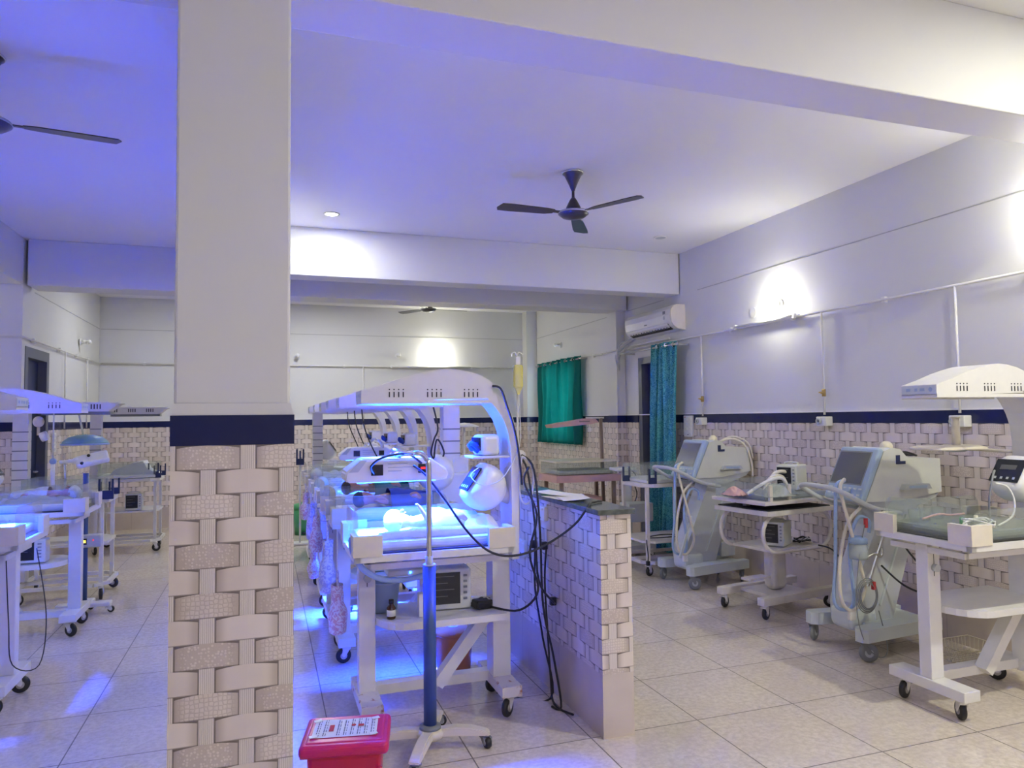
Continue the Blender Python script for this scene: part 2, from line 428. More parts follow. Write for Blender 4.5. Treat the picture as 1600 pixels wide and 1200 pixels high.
    def mesh(s, name, mats):
        me = D.meshes.new(name); bmesh.ops.recalc_face_normals(s.bm, faces=s.bm.faces[:])
        s.bm.to_mesh(me); s.bm.free()
        for m in (mats if isinstance(mats, (list, tuple)) else [mats]): me.materials.append(M[m] if isinstance(m, str) else m)
        return me

def ob(name, b, mats, parent=None, loc=None, rot=None, label=None, mods=None):
    me = b if isinstance(b, bpy.types.Mesh) else b.mesh(name, mats)
    o = D.objects.new(name, me); COL.objects.link(o)
    if parent: o.parent = parent
    if loc: o.location = loc
    if rot: o.rotation_euler = rot
    if label: o['label'] = label
    if mods == 'solid':
        md = o.modifiers.new('thick', 'SOLIDIFY'); md.thickness = 0.004
    return o
def tag(o, label, cat, group=None, kind=None):
    o['label'] = label; o['category'] = cat
    if group: o['group'] = group
    if kind: o['kind'] = kind
    return o
def thing(name, label, cat, loc=(0, 0, 0), rz=0.0, group=None, kind=None):
    o = D.objects.new(name, None); COL.objects.link(o); o.location = loc; o.rotation_euler = (0, 0, rz); o.empty_display_size = 0.1
    return tag(o, label, cat, group, kind)
def struct(name, b, mats, parent=None):
    o = ob(name, b, mats, parent)
    if not parent: o['kind'] = 'structure'
    return o
_cache = {}
def part(name, key, build, mats, parent, loc=None, rot=None, label=None):
    if key not in _cache: 
        b = B(); build(b); _cache[key] = b.mesh(name, mats)
    return ob(name, _cache[key], None, parent, loc, rot, label)
# END HELPERS

# ================================================================== THE SETTING
XR, XL, YF, YJ, ZC, ZB = 4.448, -2.285, 11.825, 8.262, 3.413, 2.946
XO, YBK, ZT0, ZT1, ZT2 = -5.2, -2.6, 0.0, 1.490, 1.580
struct('floor', B().b2((XO - .2, YBK - .2, -.12), (XR + .9, YF + .3, 0)), 'floor')
struct('ceiling', B().b2((XO - .2, YBK - .2, ZC), (XR + .4, YF + .3, ZC + .12)), 'ceil')

def wall_y(X, s, y0, y1, holes, base):
    """wall in the plane X=const, thickness away from the room on side s; holes = (y0,y1,z0,z1)"""
    def cuts(z0, z1):
        ys = sorted(set([y0, y1] + [h[0] for h in holes] + [h[1] for h in holes]))
        zs = sorted(set([z0, z1] + [min(max(h[2], z0), z1) for h in holes] + [min(max(h[3], z0), z1) for h in holes]))
        for a, b in zip(ys, ys[1:]):
            for c, d in zip(zs, zs[1:]):
                my, mz = (a + b) / 2, (c + d) / 2
                if d - c > 1e-4 and not any(h[0] < my < h[1] and h[2] < mz < h[3] for h in holes): yield a, b, c, d
    w = B()
    for a, b, c, d in cuts(0, ZC): w.b2((X + s * .012, a, c), (X + s * .22, b, d))
    struct(base, w, 'paint')
    t = B()
    for a, b, c, d in cuts(0, ZT1): t.b2((X, a, c), (X + s * .012, b, d))
    struct(base + '_tiles', t, 'weave')
    t = B()
    for a, b, c, d in cuts(ZT1, ZT2): t.b2((X - s * .001, a, c), (X + s * .012, b, d))
    return t
bands = []
b_r = wall_y(XR, 1, YBK, YF, [(7.30, 8.06, -1, 2.30), (9.95, 11.15, 1.22, 2.40)], 'wall_right')
struct('trim_1', b_r, 'band')
b_l = wall_y(XL, -1, YJ + .013, YF, [(8.37, 9.20, -1, 2.345)], 'wall_left')
struct('trim_2', b_l, 'band')
def wall_x(Y, s, x0, x1, base, tr):
    struct(base, B().b2((x0, Y + s * .012, 0), (x1, Y + s * .22, ZC)), 'paint')
    struct(base + '_tiles', B().b2((x0, Y, 0), (x1, Y + s * .012, ZT1)), 'weave')
    struct(tr, B().b2((x0, Y - s * .001, ZT1), (x1, Y + s * .012, ZT2)), 'band')
wall_x(YF, 1, XL - .3, XR + .3, 'wall_back', 'trim_3')
wall_x(YJ, 1, XO, XL, 'wall_left_front', 'trim_4')
wall_x(YBK, -1, XO, XR + .3, 'wall_front', 'trim_5')
struct('wall_left_outer', B().b2((XO - .2, YBK, 0), (XO, YJ, ZC)), 'paint')
# pale ledge of plaster above the bands
led = B()
led.b2((XR - .003, YBK, ZT2), (XR + .013, YF, ZT2 + .012)); led.b2((XL - .013, 9.25, ZT2), (XL + .003, YF, ZT2 + .012)); led.b2((XL, YF - .003, ZT2), (XR, YF + .013, ZT2 + .012))
struct('trim_6', led, 'trimw')
# plaster groove lines at the slab of the beam soffit
gr = B()
gr.b2((XR + .008, YBK, 2.934), (XR + .0135, 6.7, 2.941)); gr.b2((XR + .008, 8.7, 2.934), (XR + .0135, 11.6, 2.941)); gr.b2((XR + .008, 7.4, 2.934), (XR + .0135, 8.3, 2.941))
gr.b2((XL - .0135, 8.7, 2.934), (XL - .008, YF, 2.941)); gr.b2((XL, YF + .008, 2.934), (XR, YF + .0135, 2.941))
struct('trim_7', gr, 'groove')
# beams
def soft(b): return b
struct('beam_near', B().box(((XO + XR) / 2, 2.46, (ZB + ZC) / 2), (XR - XO, .26, ZC - ZB), bev=.006), 'paint')
struct('beam_middle', B().box(((.0 + XR) / 2, 7.18, (ZB + ZC) / 2), (XR - .0, .26, ZC - ZB), bev=.006), 'paint')
struct('beam_far', B().box(((XL + .02 + XR) / 2, 8.47, (ZB + ZC) / 2), (XR - XL - .04, .36, ZC - ZB), bev=.006), 'paint')
struct('beam_along', B().box((-.093, 5.44, (ZB + ZC) / 2), (.30, 5.7, ZC - ZB), bev=.006), 'paint')
struct('beam_left', B().box((XL - .13, 5.43, (ZB + ZC) / 2), (.26, 5.66, ZC - ZB), bev=.006), 'paint')
# column: tiled to the band, plastered above
cx = -.0925
struct('column', B().box((cx, 2.475, (ZT2 + .04 + ZB) / 2), (.329, .29, ZB - ZT2 - .02), bev=.008), 'paint')
struct('column_tiles', B().b2((-.264, 2.32, 0), (.0835, 2.63, ZT1)), 'weave')
struct('trim_8', B().b2((-.265, 2.319, ZT1), (.0845, 2.631, ZT2)), 'band')
def cflare(b):
    b.prism([(-.264, ZT2), (.0835, ZT2), (.0735, ZT2 + .035), (-.2575, ZT2 + .035)], 2.322, 2.628, 'XZ')
c_ = B(); cflare(c_); struct('trim_9', c_, 'paint')
# pilasters on the right wall
struct('wall_pilaster', B().b2((4.337, 8.40, 0), (XR + .01, 8.66, ZB)), 'paint')
struct('wall_pilaster_tiles', B().b2((4.327, 8.39, 0), (XR, 8.67, ZT1)), 'weave')
struct('trim_10', B().b2((4.326, 8.389, ZT1), (XR, 8.671, ZT2)), 'band')
struct('wall_corner_pilaster', B().b2((4.27, 11.62, 0), (XR + .01, YF + .01, ZC)), 'paint')
struct('wall_corner_pilaster_tiles', B().b2((4.26, 11.61, 0), (XR, YF, ZT1)), 'weave')
struct('trim_11', B().b2((4.259, 11.609, ZT1), (XR, YF, ZT2)), 'band')
# low partition with a granite top
struct('wall_partition', B().b2((1.557, 3.226, 0), (1.726, 5.05, 1.078)), 'weave')
struct('trim_12', B().box((1.640, 4.135, 1.092), (.205, 1.86, .026), bev=.004), 'granite')
# window on the right wall (behind the green curtain)
w_ = B(); 
for a, b in (((4.50, 9.95, 1.22), (4.56, 11.15, 1.27)), ((4.50, 9.95, 2.35), (4.56, 11.15, 2.40)), ((4.50, 9.95, 1.27), (4.56, 10.0, 2.35)), ((4.50, 11.10, 1.27), (4.56, 11.15, 2.35)), ((4.50, 10.52, 1.27), (4.56, 10.57, 2.35))): w_.b2(a, b)
win = struct('window_1', w_, 'pcoat')
ob('pane', B().b2((4.525, 9.98, 1.24), (4.53, 11.13, 2.38)), 'sky', win)
# doors
d1 = B(); d1.b2((4.462, 7.30, 0), (4.66, 7.38, 2.30)); d1.b2((4.462, 7.98, 0), (4.66, 8.06, 2.30)); d1.b2((4.462, 7.38, 2.22), (4.66, 7.98, 2.30))
dr = struct('door_1', d1, 'doorframe')
ob('door_leaf', B().b2((4.56, 7.38, 0), (4.60, 7.98, 2.22)), 'door', dr)
ob('door_handle', B().tube([(4.55, 7.50, 1.05), (4.52, 7.50, 1.05), (4.52, 7.60, 1.05)], .009), 'steel', dr)
d2 = B(); d2.b2((XL - .20, 8.37, 0), (XL + .006, 8.46, 2.345)); d2.b2((XL - .20, 9.12, 0), (XL + .006, 9.21, 2.345)); d2.b2((XL - .20, 8.46, 2.24), (XL + .006, 9.12, 2.345))
dl = struct('door_2', d2, 'doorframe')
ob('door_leaf', B().b2((XL - .12, 8.46, 0), (XL - .08, 9.12, 2.24)), 'door', dl)
ob('door_handle', B().tube([(XL - .07, 8.98, 1.05), (XL - .03, 8.98, 1.05), (XL - .03, 8.88, 1.05)], .009), 'steel', dl)

# ------------------------------------------------------------------ lamps
def bulb_lamp(loc, nrm, label, lit, group=None, col=WARM):
    """round wall holder with a bulb; nrm points into the room"""
    t = thing('wall_bulb', label, 'wall lamp', loc, 0, group)
    n = Vector(nrm)
    ob('lamp_holder', B().cyl((0, 0, 0), n * .02, .045).cyl(n * .02, n * .07, .024), 'abs', t)
    ob('bulb', B().ball(n * .105, .032).cyl(n * .07, n * .09, .02), 'bulb' if lit else 'abs', t)
    if lit:
        ld = D.lights.new('bulb_light', 'POINT'); ld.energy = lit; ld.color = col; ld.shadow_soft_size = .035
        l = D.objects.new('bulb_light', ld); COL.objects.link(l); l.parent = t; l.location = n * .145
    return t
bulb_lamp((XR + .012, 5.379, 2.576), (-1, 0, 0), 'lit bulb on the right wall above the white tube batten', E_BULB * .72)
bulb_lamp((XR + .012, 2.88, 2.78), (-1, 0, 0), 'lit bulb high on the right wall beyond the frame edge', E_BULB * .75)
bulb_lamp((2.734, YF + .012, 2.62), (0, -1, 0), 'lit bulb on the far wall over the white batten', E_BULB * .75)
bulb_lamp((.477, YF + .012, 2.585), (0, -1, 0), 'unlit bulb on the far wall just right of the big tiled column', 0)
bulb_lamp((2.074, YF + .012, 2.617), (0, -1, 0), 'unlit bulb on the far wall left of the lit one', 0)
bulb_lamp((XR + .012, 10.55, 2.72), (-1, 0, 0), 'unlit bulb on the right wall above the green curtain', 0)
bulb_lamp((-3.9, YJ - .001, 2.6), (0, -1, 0), 'added unseen fill bulb on the left front wall past the frame edge', E_BULB * .8)  # added out of view to light the left part of the ceiling
bulb_lamp((XL + .002, 10.6, 2.62), (1, 0, 0), 'unlit bulb on the far left wall hidden by the tiled column', 0)
bulb_lamp((XO + .01, 4.6, 2.6), (1, 0, 0), 'added unseen violet-white fill bulb on the left outer wall', E_BULB * 1.8, col=(.80, .80, 1.0))  # added out of view as violet-white fill for the main bay ceiling
bulb_lamp((1.2, YBK + .01, 2.6), (0, 1, 0), 'added unseen violet fill bulb on the wall behind the viewer', E_BULB * 3.2, col=(.72, .69, 1.0))  # added behind the camera; violet fill for the column and other front faces
def downlight(x, y, label, lit, col=COOL):
    t = thing('ceiling_downlight', label, 'ceiling light', (x, y, ZC))
    ob('ring', B().lathe([(.052, -.001), (.062, -.010), (.072, -.006), (.072, 0)], seg=32), 'trimw', t)
    ob('lens', B().cyl((0, 0, -.006), (0, 0, -.001), .052, seg=32), 'led' if lit else 'lgrey', t)
    if lit:
        ld = D.lights.new('downlight_light', 'AREA'); ld.shape = 'DISK'; ld.size = .1; ld.energy = lit; ld.color = col
        l = D.objects.new('downlight_light', ld); COL.objects.link(l); l.parent = t; l.location = (0, 0, -.015)
downlight(.553, 6.537, 'lit round downlight in the ceiling left of the fan', E_DOWN * .5)
downlight(3.863, 6.452, 'unlit round downlight in the ceiling near the right wall', 0)
downlight(3.6, 1.2, 'added unseen fill downlight in the near bay at right', E_DOWN * 1.5, col=WARM)  # added out of view to lighten the floor at right and front
downlight(2.2, -.6, 'added unseen fill downlight in the bay behind the viewer', E_DOWN * .8)  # added behind the camera as extra room fill
downlight(.8, 10.2, 'added unseen fill downlight in the far bay', E_DOWN)  # added fill for the far bay, hidden by the beams
downlight(-1.2, 10.2, 'added unseen fill downlight in the far left bay', E_DOWN * .35)  # added fill for the far left walls, hidden by the beams

# round cover plate, tube battens
tag(ob('round_cover_plate', B().cyl((XR + .012, 5.764, 2.555), (XR + .002, 5.764, 2.555), .05), 'paint'), 'round blank cover plate on the right wall left of the lit bulb', 'cover plate')
def batten(p, q, label):
    t = thing('tube_batten', label, 'tube light', p)
    d = Vector(q) - Vector(p); n = d.normalized(); out = Vector((-1, 0, 0)) if abs(n.y) > .5 else Vector((0, -1, 0))
    ob('batten_body', B().beam((0, 0, 0), d, .024, .024), 'trimw', t)
    ob('tube', B().cyl(out * .035 + n * .04, out * .035 + d - n * .04, .013), 'abs', t)
    for k in (n * .03, d - n * .03): ob('end_cap', B().box(k + out * .03, (.03, .03, .045)), 'abs', t)
batten((XR - .008, 6.02, 2.435), (XR - .008, 5.12, 2.435), 'white tube batten lying along the pipe on the right wall')
batten((1.93, YF - .006, 2.435), (3.35, YF - .006, 2.435), 'white tube batten along the pipe on the far wall')

# ------------------------------------------------------------------ medical gas pipes, valves, outlets
def pipe(pts, label, r=.010, brackets=(), name='wall_pipe'):
    t = thing(name, label, 'pipe', pts[0])
    o0 = Vector(pts[0])
    ob('tube', B().tube([Vector(p) - o0 for p in pts], r, smooth_path=False), 'pcoat', t)
    for k in brackets:
        ob('bracket', B().box(Vector(k) - o0, (.03, .03, .045)), 'trimw', t)
    return t
px = XR - .022
pipe([(px, -2.5, 2.425), (px, 6.98, 2.425), (px, 8.25, 2.425)], 'long white gas pipe running the length of the right wall', brackets=[(XR - .008, y, 2.425) for y in (1.0, 3.1, 4.2, 5.2, 6.1)])
pipe([(4.30, 8.3, 2.425), (4.30, 8.75, 2.425), (px, 9.0, 2.43), (px, 9.52, 2.46)], 'short white pipe between the pilaster and the green curtain', brackets=[(XR - .01, 9.3, 2.44)])
pipe([(4.2, YF - .02, 2.433), (XL + .02, YF - .02, 2.433)], 'long white pipe along the far wall', brackets=[(x, YF - .008, 2.433) for x in (-1.7, .3, 1.2, 3.7)])
pipe([(XL + .02, YF - .03, 2.42), (XL + .02, YJ - .02, 2.42), (XO + .1, YJ - .02, 2.42)], 'white pipe along the left wall and round its corner', brackets=[(XL + .01, y, 2.42) for y in (8.6, 9.6, 10.4, 11.0)])
for y, nm in ((6.61, 'beside the teal curtain'), (4.84, 'in the middle of the right wall'), (3.60, 'above the near right warmer')):
    pipe([(px, y, 2.425), (px, y, 1.56)], 'thin vertical white drop pipe ' + nm, r=.009)
for x, nm in ((1.50, 'on the far wall between the column and the arched warmers'),):
    pipe([(x, YF - .02, 2.433), (x, YF - .02, 1.5)], 'thin vertical drop pipe ' + nm, r=.009)
for y in (9.83, 10.95):
    pipe([(XL + .02, y, 2.42), (XL + .02, y, 1.5)], 'thin vertical drop pipe on the left wall ' + ('nearer the dark door' if y < 10 else 'nearer the far corner'), r=.009)
def valve(y, z, label):
    t = thing('gas_valve', label, 'valve', (px, y, z))
    ob('valve_body', B().cyl((0, 0, -.03), (0, 0, .03), .016).cyl((0, 0, 0), (-.03, 0, 0), .009), 'brass', t)
    ob('lever', B().box((-.034, -.012, .004), (.008, .06, .012)), 'brass', t)
valve(4.84, 1.742, 'brass lever valve on the middle drop pipe')
valve(6.61, 1.742, 'brass lever valve on the drop pipe beside the teal curtain')
def gas_outlet(y, label, k=1.0):
    t = thing('gas_outlet', label, 'gas outlet', (XR, y, 1.505))
    ob('outlet_box', B().box((-.035 * k, 0, 0), (.07 * k, .115 * k, .078 * k), bev=.006), 'trimw', t)
    ob('outlet_ring', B().lathe([(.018, 0), (.026, -.006), (.026, -.018), (.014, -.02), (.012, -.004)], axis='X', c=(-.07 * k, .018, 0)), 'lgrey', t)
    ob('outlet_socket', B().cyl((-.068 * k, .018, 0), (-.078 * k, .018, 0), .015), 'dark', t)
gas_outlet(6.62, 'white gas outlet box next to the switchboard')
gas_outlet(4.83, 'white gas outlet box below the middle drop pipe')
gas_outlet(3.59, 'white gas outlet box under the near right warmer hood')
def switchboard(loc, nrm, w, h, label, n=4):
    t = thing('switchboard', label, 'switchboard', loc, 0 if abs(nrm[0]) > .5 else (PI / 2 if nrm[1] < 0 else -PI / 2))
    s = -1 if nrm[0] < 0 or nrm[1] != 0 else 1
    if nrm[1]: s = -1
    ob('plate', B().box((s * .012, 0, 0), (.024, w, h), bev=.004), 'trimw', t)
    for i in range(n):
        zz = h * (.34 - .68 * i / max(n - 1, 1))
        for k in (-1, 1):
            ob('switch', B().box((s * .027, k * w * .22, zz), (.008, w * .26, h * .13), bev=.002), 'abs', t)
    ob('socket_hole', B().cyl((s * .024, 0, -h * .44 + .01), (s * .0262, 0, -h * .44 + .01), .006), 'dark', t)
    if nrm[0] < 0: ob('indicator', B().box((s * .027, w * .3, h * .42), (.006, .012, .012)), 'inkred', t)
    return t
switchboard((XR, 6.90, 1.45), (-1, 0, 0), .17, .235, 'white switchboard with rows of switches right of the teal curtain')
switchboard((XL, 9.42, 1.35), (1, 0, 0), .12, .22, 'white switchboard beside the dark left door')
switchboard((1.557, 3.98, 1.00), (-1, 0, 0), .13, .08, 'small white socket plate near the top of the partition', 1)
switchboard((1.557, 4.33, .74), (-1, 0, 0), .13, .10, 'white socket plate lower on the partition behind the cables', 1)
switchboard((XR, 4.02, .80), (-1, 0, 0), .20, .13, 'white socket plate low on the right wall behind the near ventilator', 2)
switchboard((XR, 6.05, .72), (-1, 0, 0), .20, .13, 'white socket plate low on the right wall behind the far ventilator', 2)

# ------------------------------------------------------------------ air conditioner
t = thing('air_conditioner', 'white split air conditioner on the right wall above the teal curtain', 'air conditioner', (XR + .012, 7.50, 2.68))
prof = [(0, .14), (-.10, .14), (-.155, .125), (-.185, .08), (-.19, .02), (-.18, -.06), (-.155, -.10), (-.10, -.135), (0, -.15)]
ob('case', B().prism([(p[0], p[1]) for p in prof], -.53, .53, 'XZ', sm=False).xf(Matrix.Identity(4)), 'abs', t)
ob('air_outlet', B().prism([(-.172, -.075), (-.105, -.130), (-.110, -.138), (-.180, -.080)], -.46, .47, 'XZ'), 'dark', t)
for k in range(14): ob('louvre', B().box((-.146, -.42 + k * .065, -.105), (.055, .006, .018), rot=(0, -.68, 0)), 'grey', t)
ob('flap', B().prism([(-.186, -.070), (-.180, -.092), (-.150, -.118), (-.148, -.113)], -.46, .47, 'XZ'), 'abs', t)
ob('end_cheek', B().prism([(p[0] * .985, p[1] * .985) for p in prof], -.545, -.53, 'XZ'), 'cream', t)
ob('sticker', B().box((-.1895, -.40, .055), (.002, .05, .035)), 'grey', t)
ob('display', B().box((-.1885, -.40, .0), (.002, .035, .045)), 'lgrey', t)
ob('maker_mark', B().box((-.1880, .02, -.035), (.002, .06, .010)), 'grey', t)
t = thing('refrigerant_hose_bundle', 'tangle of taped hoses hanging from the left end of the air conditioner', 'hoses', (4.36, 8.10, 2.52))
for i in range(5):
    a = i * .018
    ob('hose', B().tube([(-.02 + a, -.10, .02), (-.06 + a, .08 + a, -.02 - a), (-.08, .16 + a, -.11 - a), (-.02, .24, -.22 - a * 2), (.03, .30 + a, -.13)], .010 if i % 2 else .007), 'cablew' if i % 3 else 'lgrey', t)
pipe([(4.40, 8.12, 2.46), (4.40, 7.2, 2.46)], 'pair of white conduits under the air conditioner', r=.012)

# ------------------------------------------------------------------ curtains
def curtain(t, axis_y0, axis_y1, z0, z1, x, folds, amp, matk, gather=0.0, sway=0.0):
    W = axis_y1 - axis_y0
    def fn(u, v):
        z = z0 + (z1 - z0) * v
        k = 1 - gather * (1 - v)
        ph = u * folds * 2 * PI
        yy = axis_y0 + W * (u if not gather else .5 + (u - .5) * (1 + gather * .35 * (1 - v))) + sway * (1 - v) + .01 * math.sin(ph * 1.7 + v * 3)
        return (x + amp * math.sin(ph) * (.75 + .25 * math.sin(v * 4 + u * 9)) + .01 * math.sin(v * 7 + u * 13), yy, z)
    o = ob('cloth', B().grid(fn, folds * 14, 24), matk, t, mods='solid')
    return o
t = thing('green_curtain', 'plain green eyelet curtain drawn over the window on the right wall', 'curtain', (0, 0, 0))
curtain(t, 9.62, 11.32, 1.16, 2.47, 4.36, 8, .05, 'curtg')
for i in range(12): ob('eyelet', B().lathe([(.018, -.003), (.026, -.003), (.026, .003), (.018, .003)], axis='Y', c=(4.36 + .02 * (-1) ** i, 9.68 + i * .142, 2.425), seg=14), 'chrome', t)
t = thing('curtain_rod', 'thin steel curtain rod above the window', 'curtain rod')
ob('rod', B().cyl((4.36, 9.56, 2.427), (4.36, 11.42, 2.427), .009), 'steel', t)
for y in (9.58, 11.40): ob('bracket', B().b2((4.35, y - .01, 2.415), (XR + .012, y + .01, 2.439)), 'steel', t)
t = thing('teal_curtain', 'teal patterned curtain gathered beside the door under the air conditioner', 'curtain', (0, 0, 0))
curtain(t, 6.93, 7.42, .03, 2.40, 4.30, 5, .045, 'curtt', gather=.1, sway=.14)
for i in range(5): ob('eyelet', B().lathe([(.018, -.003), (.028, -.003), (.028, .003), (.018, .003)], axis='Y', c=(4.28 + .02 * (-1) ** i, 6.96 + i * .09, 2.36), seg=14), 'chrome', t)
t = thing('curtain_rod', 'steel door curtain rod with a round end knob', 'curtain rod')
ob('rod', B().cyl((4.29, 6.88, 2.36), (4.29, 8.2, 2.36), .011), 'steel', t)
ob('end_knob', B().ball((4.29, 6.87, 2.36), .022), 'chrome', t)
for y in (6.90, 8.15): ob('bracket', B().b2((4.28, y - .01, 2.350), (XR + .012, y + .01, 2.370)), 'steel', t)

# ------------------------------------------------------------------ ceiling fans
def ceiling_fan(x, y, label, a0, drop=.30, zc=ZC):
    t = thing('ceiling_fan', label, 'ceiling fan', (x, y, zc))
    ob('canopy', B().lathe([(.075, 0), (.078, -.012), (.062, -.03), (.03, -.10), (.012, -.145)]), 'fan', t)
    ob('canopy_ring', B().lathe([(.079, -.001), (.083, -.008), (.079, -.014)]), 'chrome', t)
    ob('down_rod', B().cyl((0, 0, -.14), (0, 0, -drop + .09), .011), 'fan', t)
    ob('lower_cup', B().lathe([(.014, -drop + .105), (.03, -drop + .08), (.055, -drop + .03), (.062, -drop)]), 'fan', t)
    ob('motor', B().lathe([(.062, -drop + .004), (.112, -drop - .008), (.115, -drop - .022), (.085, -drop - .045), (.03, -drop - .058), (0.001, -drop - .06)]), 'fan', t)
    ob('motor_rim', B().lathe([(.112, -drop - .004), (.119, -drop - .014), (.113, -drop - .022)]), 'steel', t)
    for k in range(3):
        a = a0 + k * 2 * PI / 3
        bl = ob('blade', _blade(), None, t, (0, 0, -drop - .012), (0, 0, a))
    return t
def _blade():
    if 'blade' not in _cache:
        b = B(); 
        b.box((.13, 0, 0), (.10, .035, .006))
        pts = [(.16, -.03), (.22, -.052), (.50, -.062), (.585, -.058), (.60, -.02), (.575, .055), (.50, .060), (.22, .042), (.16, .03)]
        b.prism(pts, -.003, .003, 'XY'); b.xf(Matrix.Rotation(.13, 4, 'X'))
        _cache['blade'] = b.mesh('blade', 'fan')
    return _cache['blade']
ceiling_fan(2.19, 4.90, 'dark three-blade ceiling fan in the middle of the room', math.radians(-60))
ceiling_fan(-1.33, 4.17, 'dark ceiling fan at the left edge with one blade in view', math.radians(10), drop=.33)
ceiling_fan(2.28, 10.4, 'dark ceiling fan in the far bay below the beams', math.radians(5), drop=.21)

# ================================================================== EQUIPMENT BUILDERS
def caster(parent, x, y, r=.048, rz=0.0, top=.11, fork='pcoat', wheel='black', hub='steel'):
    key = ('fork', r, top, fork)
    def bf(b):
        b.cyl((0, 0, top - .012), (0, 0, top), .022); b.b2((-.026, -.022, top - .022), (.026, .022, top - .012))
        for s in (-1, 1): b.prism([(-.024, top - .014), (.024, top - .014), (.030, r + .006), (.022, r - .008), (.008, r - .004)], s * .019 - .002, s * .019 + .002, 'XZ')
    c = part('caster', key, bf, fork, parent, (x, y, 0), (0, 0, rz))
    def bw(b):
        b.lathe([(.010, -.014), (r * .62, -.014), (r * .9, -.013), (r, -.006), (r, .006), (r * .9, .013), (r * .62, .014), (.010, .014)], axis='Y', c=(.018, 0, r), seg=24)
        b.mi = 1; b.cyl((.018, -.016, r), (.018, .016, r), r * .45, seg=16)
    part('wheel', ('wheel', r, wheel, hub), bw, (wheel, hub), c)
    return c

def blue_light(parent, loc, sx, sy, w, spread=58):
    ld = D.lights.new('blue_led_light', 'AREA'); ld.shape = 'RECTANGLE'; ld.size = sx; ld.size_y = sy; ld.energy = w * E_BLUE; ld.color = BLUE; ld.spread = math.radians(spread)
    l = D.objects.new('blue_led_light', ld); COL.objects.link(l); l.parent = parent; l.location = loc
def hood(t, k='pcoat', flat=False, lit=None, x0=-.04, lit_w=50, lit_s=60):
    if flat:
        pts = [(x0 + .09, 1.668), (x0 + .02, 1.725), (x0 - .02, 1.742), (x0 + .02, 1.75), (.62, 1.755), (.70, 1.74), (.70, 1.668)]
    else:
        pts = [(x0, 1.655), (x0, 1.711), (.074, 1.744), (.17, 1.777), (.274, 1.805), (.345, 1.820), (.411, 1.826), (.48, 1.821), (.552, 1.807), (.60, 1.79), (.64, 1.768), (.657, 1.755), (.662, 1.70), (.64, 1.668)]
    h = part('hood', ('hood', flat, x0, k), lambda b: b.prism(pts, -.13, .09, 'XZ'), k, t)
    def vents(b):
        for gx in (.10, .30, .50):
            for i in range(4):
                for y in (-.1312, .0912):
                    x = gx + i * .024
                    if flat:
                        b.b2((x, y - .001, 1.692), (x + .010, y + .001, 1.735))
                    else:
                        b.b2((x, y - .001, 1.676), (x + .006, y + .001, 1.704)); b.cyl((x + .003, y - .001, 1.716), (x + .003, y + .001, 1.716), .0035, seg=8)
    part('vent_slots', ('vents', flat), vents, 'dark', t)
    if not flat:
        def endp(b):
            b.b2((x0 - .002, -.125, 1.662), (x0 - .0005, .085, 1.706))
            b.mi = 1; b.cyl((x0 - .003, -.095, 1.686), (x0 - .002, -.095, 1.686), .012, seg=14)
            for i, w in enumerate((.03, .018, .026)): b.b2((x0 - .003, -.06 + i * .045, 1.678), (x0 - .002, -.06 + i * .045 + w, 1.694))
        part('end_label', ('endlab', x0), endp, ('gtrim', 'bluetrim'), t)
        part('skirt', ('skirt', x0), lambda b: b.b2((x0, -.132, 1.643), (.66, -.128, 1.662)).b2((x0, .088, 1.638), (.66, .092, 1.662)).b2((x0, -.13, 1.642), (x0 + .004, .09, 1.662)), k, t)
    else:
        part('heater_grille', ('grille', x0), lambda b: b.b2((x0 + .08, -.10, 1.640), (.58, .06, 1.668)), 'grey', t)
    if lit:
        part('blue_led_panel', ('led', lit), lambda b: b.b2((.05, -.09, 1.6535), (.45, .05, 1.655)), lit, t); blue_light(t, (.28, -.02, 1.64), .40, .14, lit_w, lit_s)
    return h

def arch(t, k='pcoat'):
    inner = [(.60, 1.70), (.647, 1.65), (.675, 1.62), (.70, 1.584), (.72, 1.552), (.736, 1.514), (.747, 1.48), (.753, 1.445), (.758, 1.41), (.76, 1.375), (.762, 1.28), (.762, 1.0), (.762, .80)]
    outer = [(.68, 1.70), (.712, 1.665), (.735, 1.64), (.757, 1.605), (.772, 1.57), (.783, 1.53), (.790, 1.48), (.795, 1.44), (.798, 1.40), (.80, 1.36), (.802, 1.28), (.802, 1.0), (.802, .80)]
    part('arched_post', ('arch', k), lambda b: b.prism(inner + outer[::-1], -.13, .07, 'XZ', sm=False), k, t)

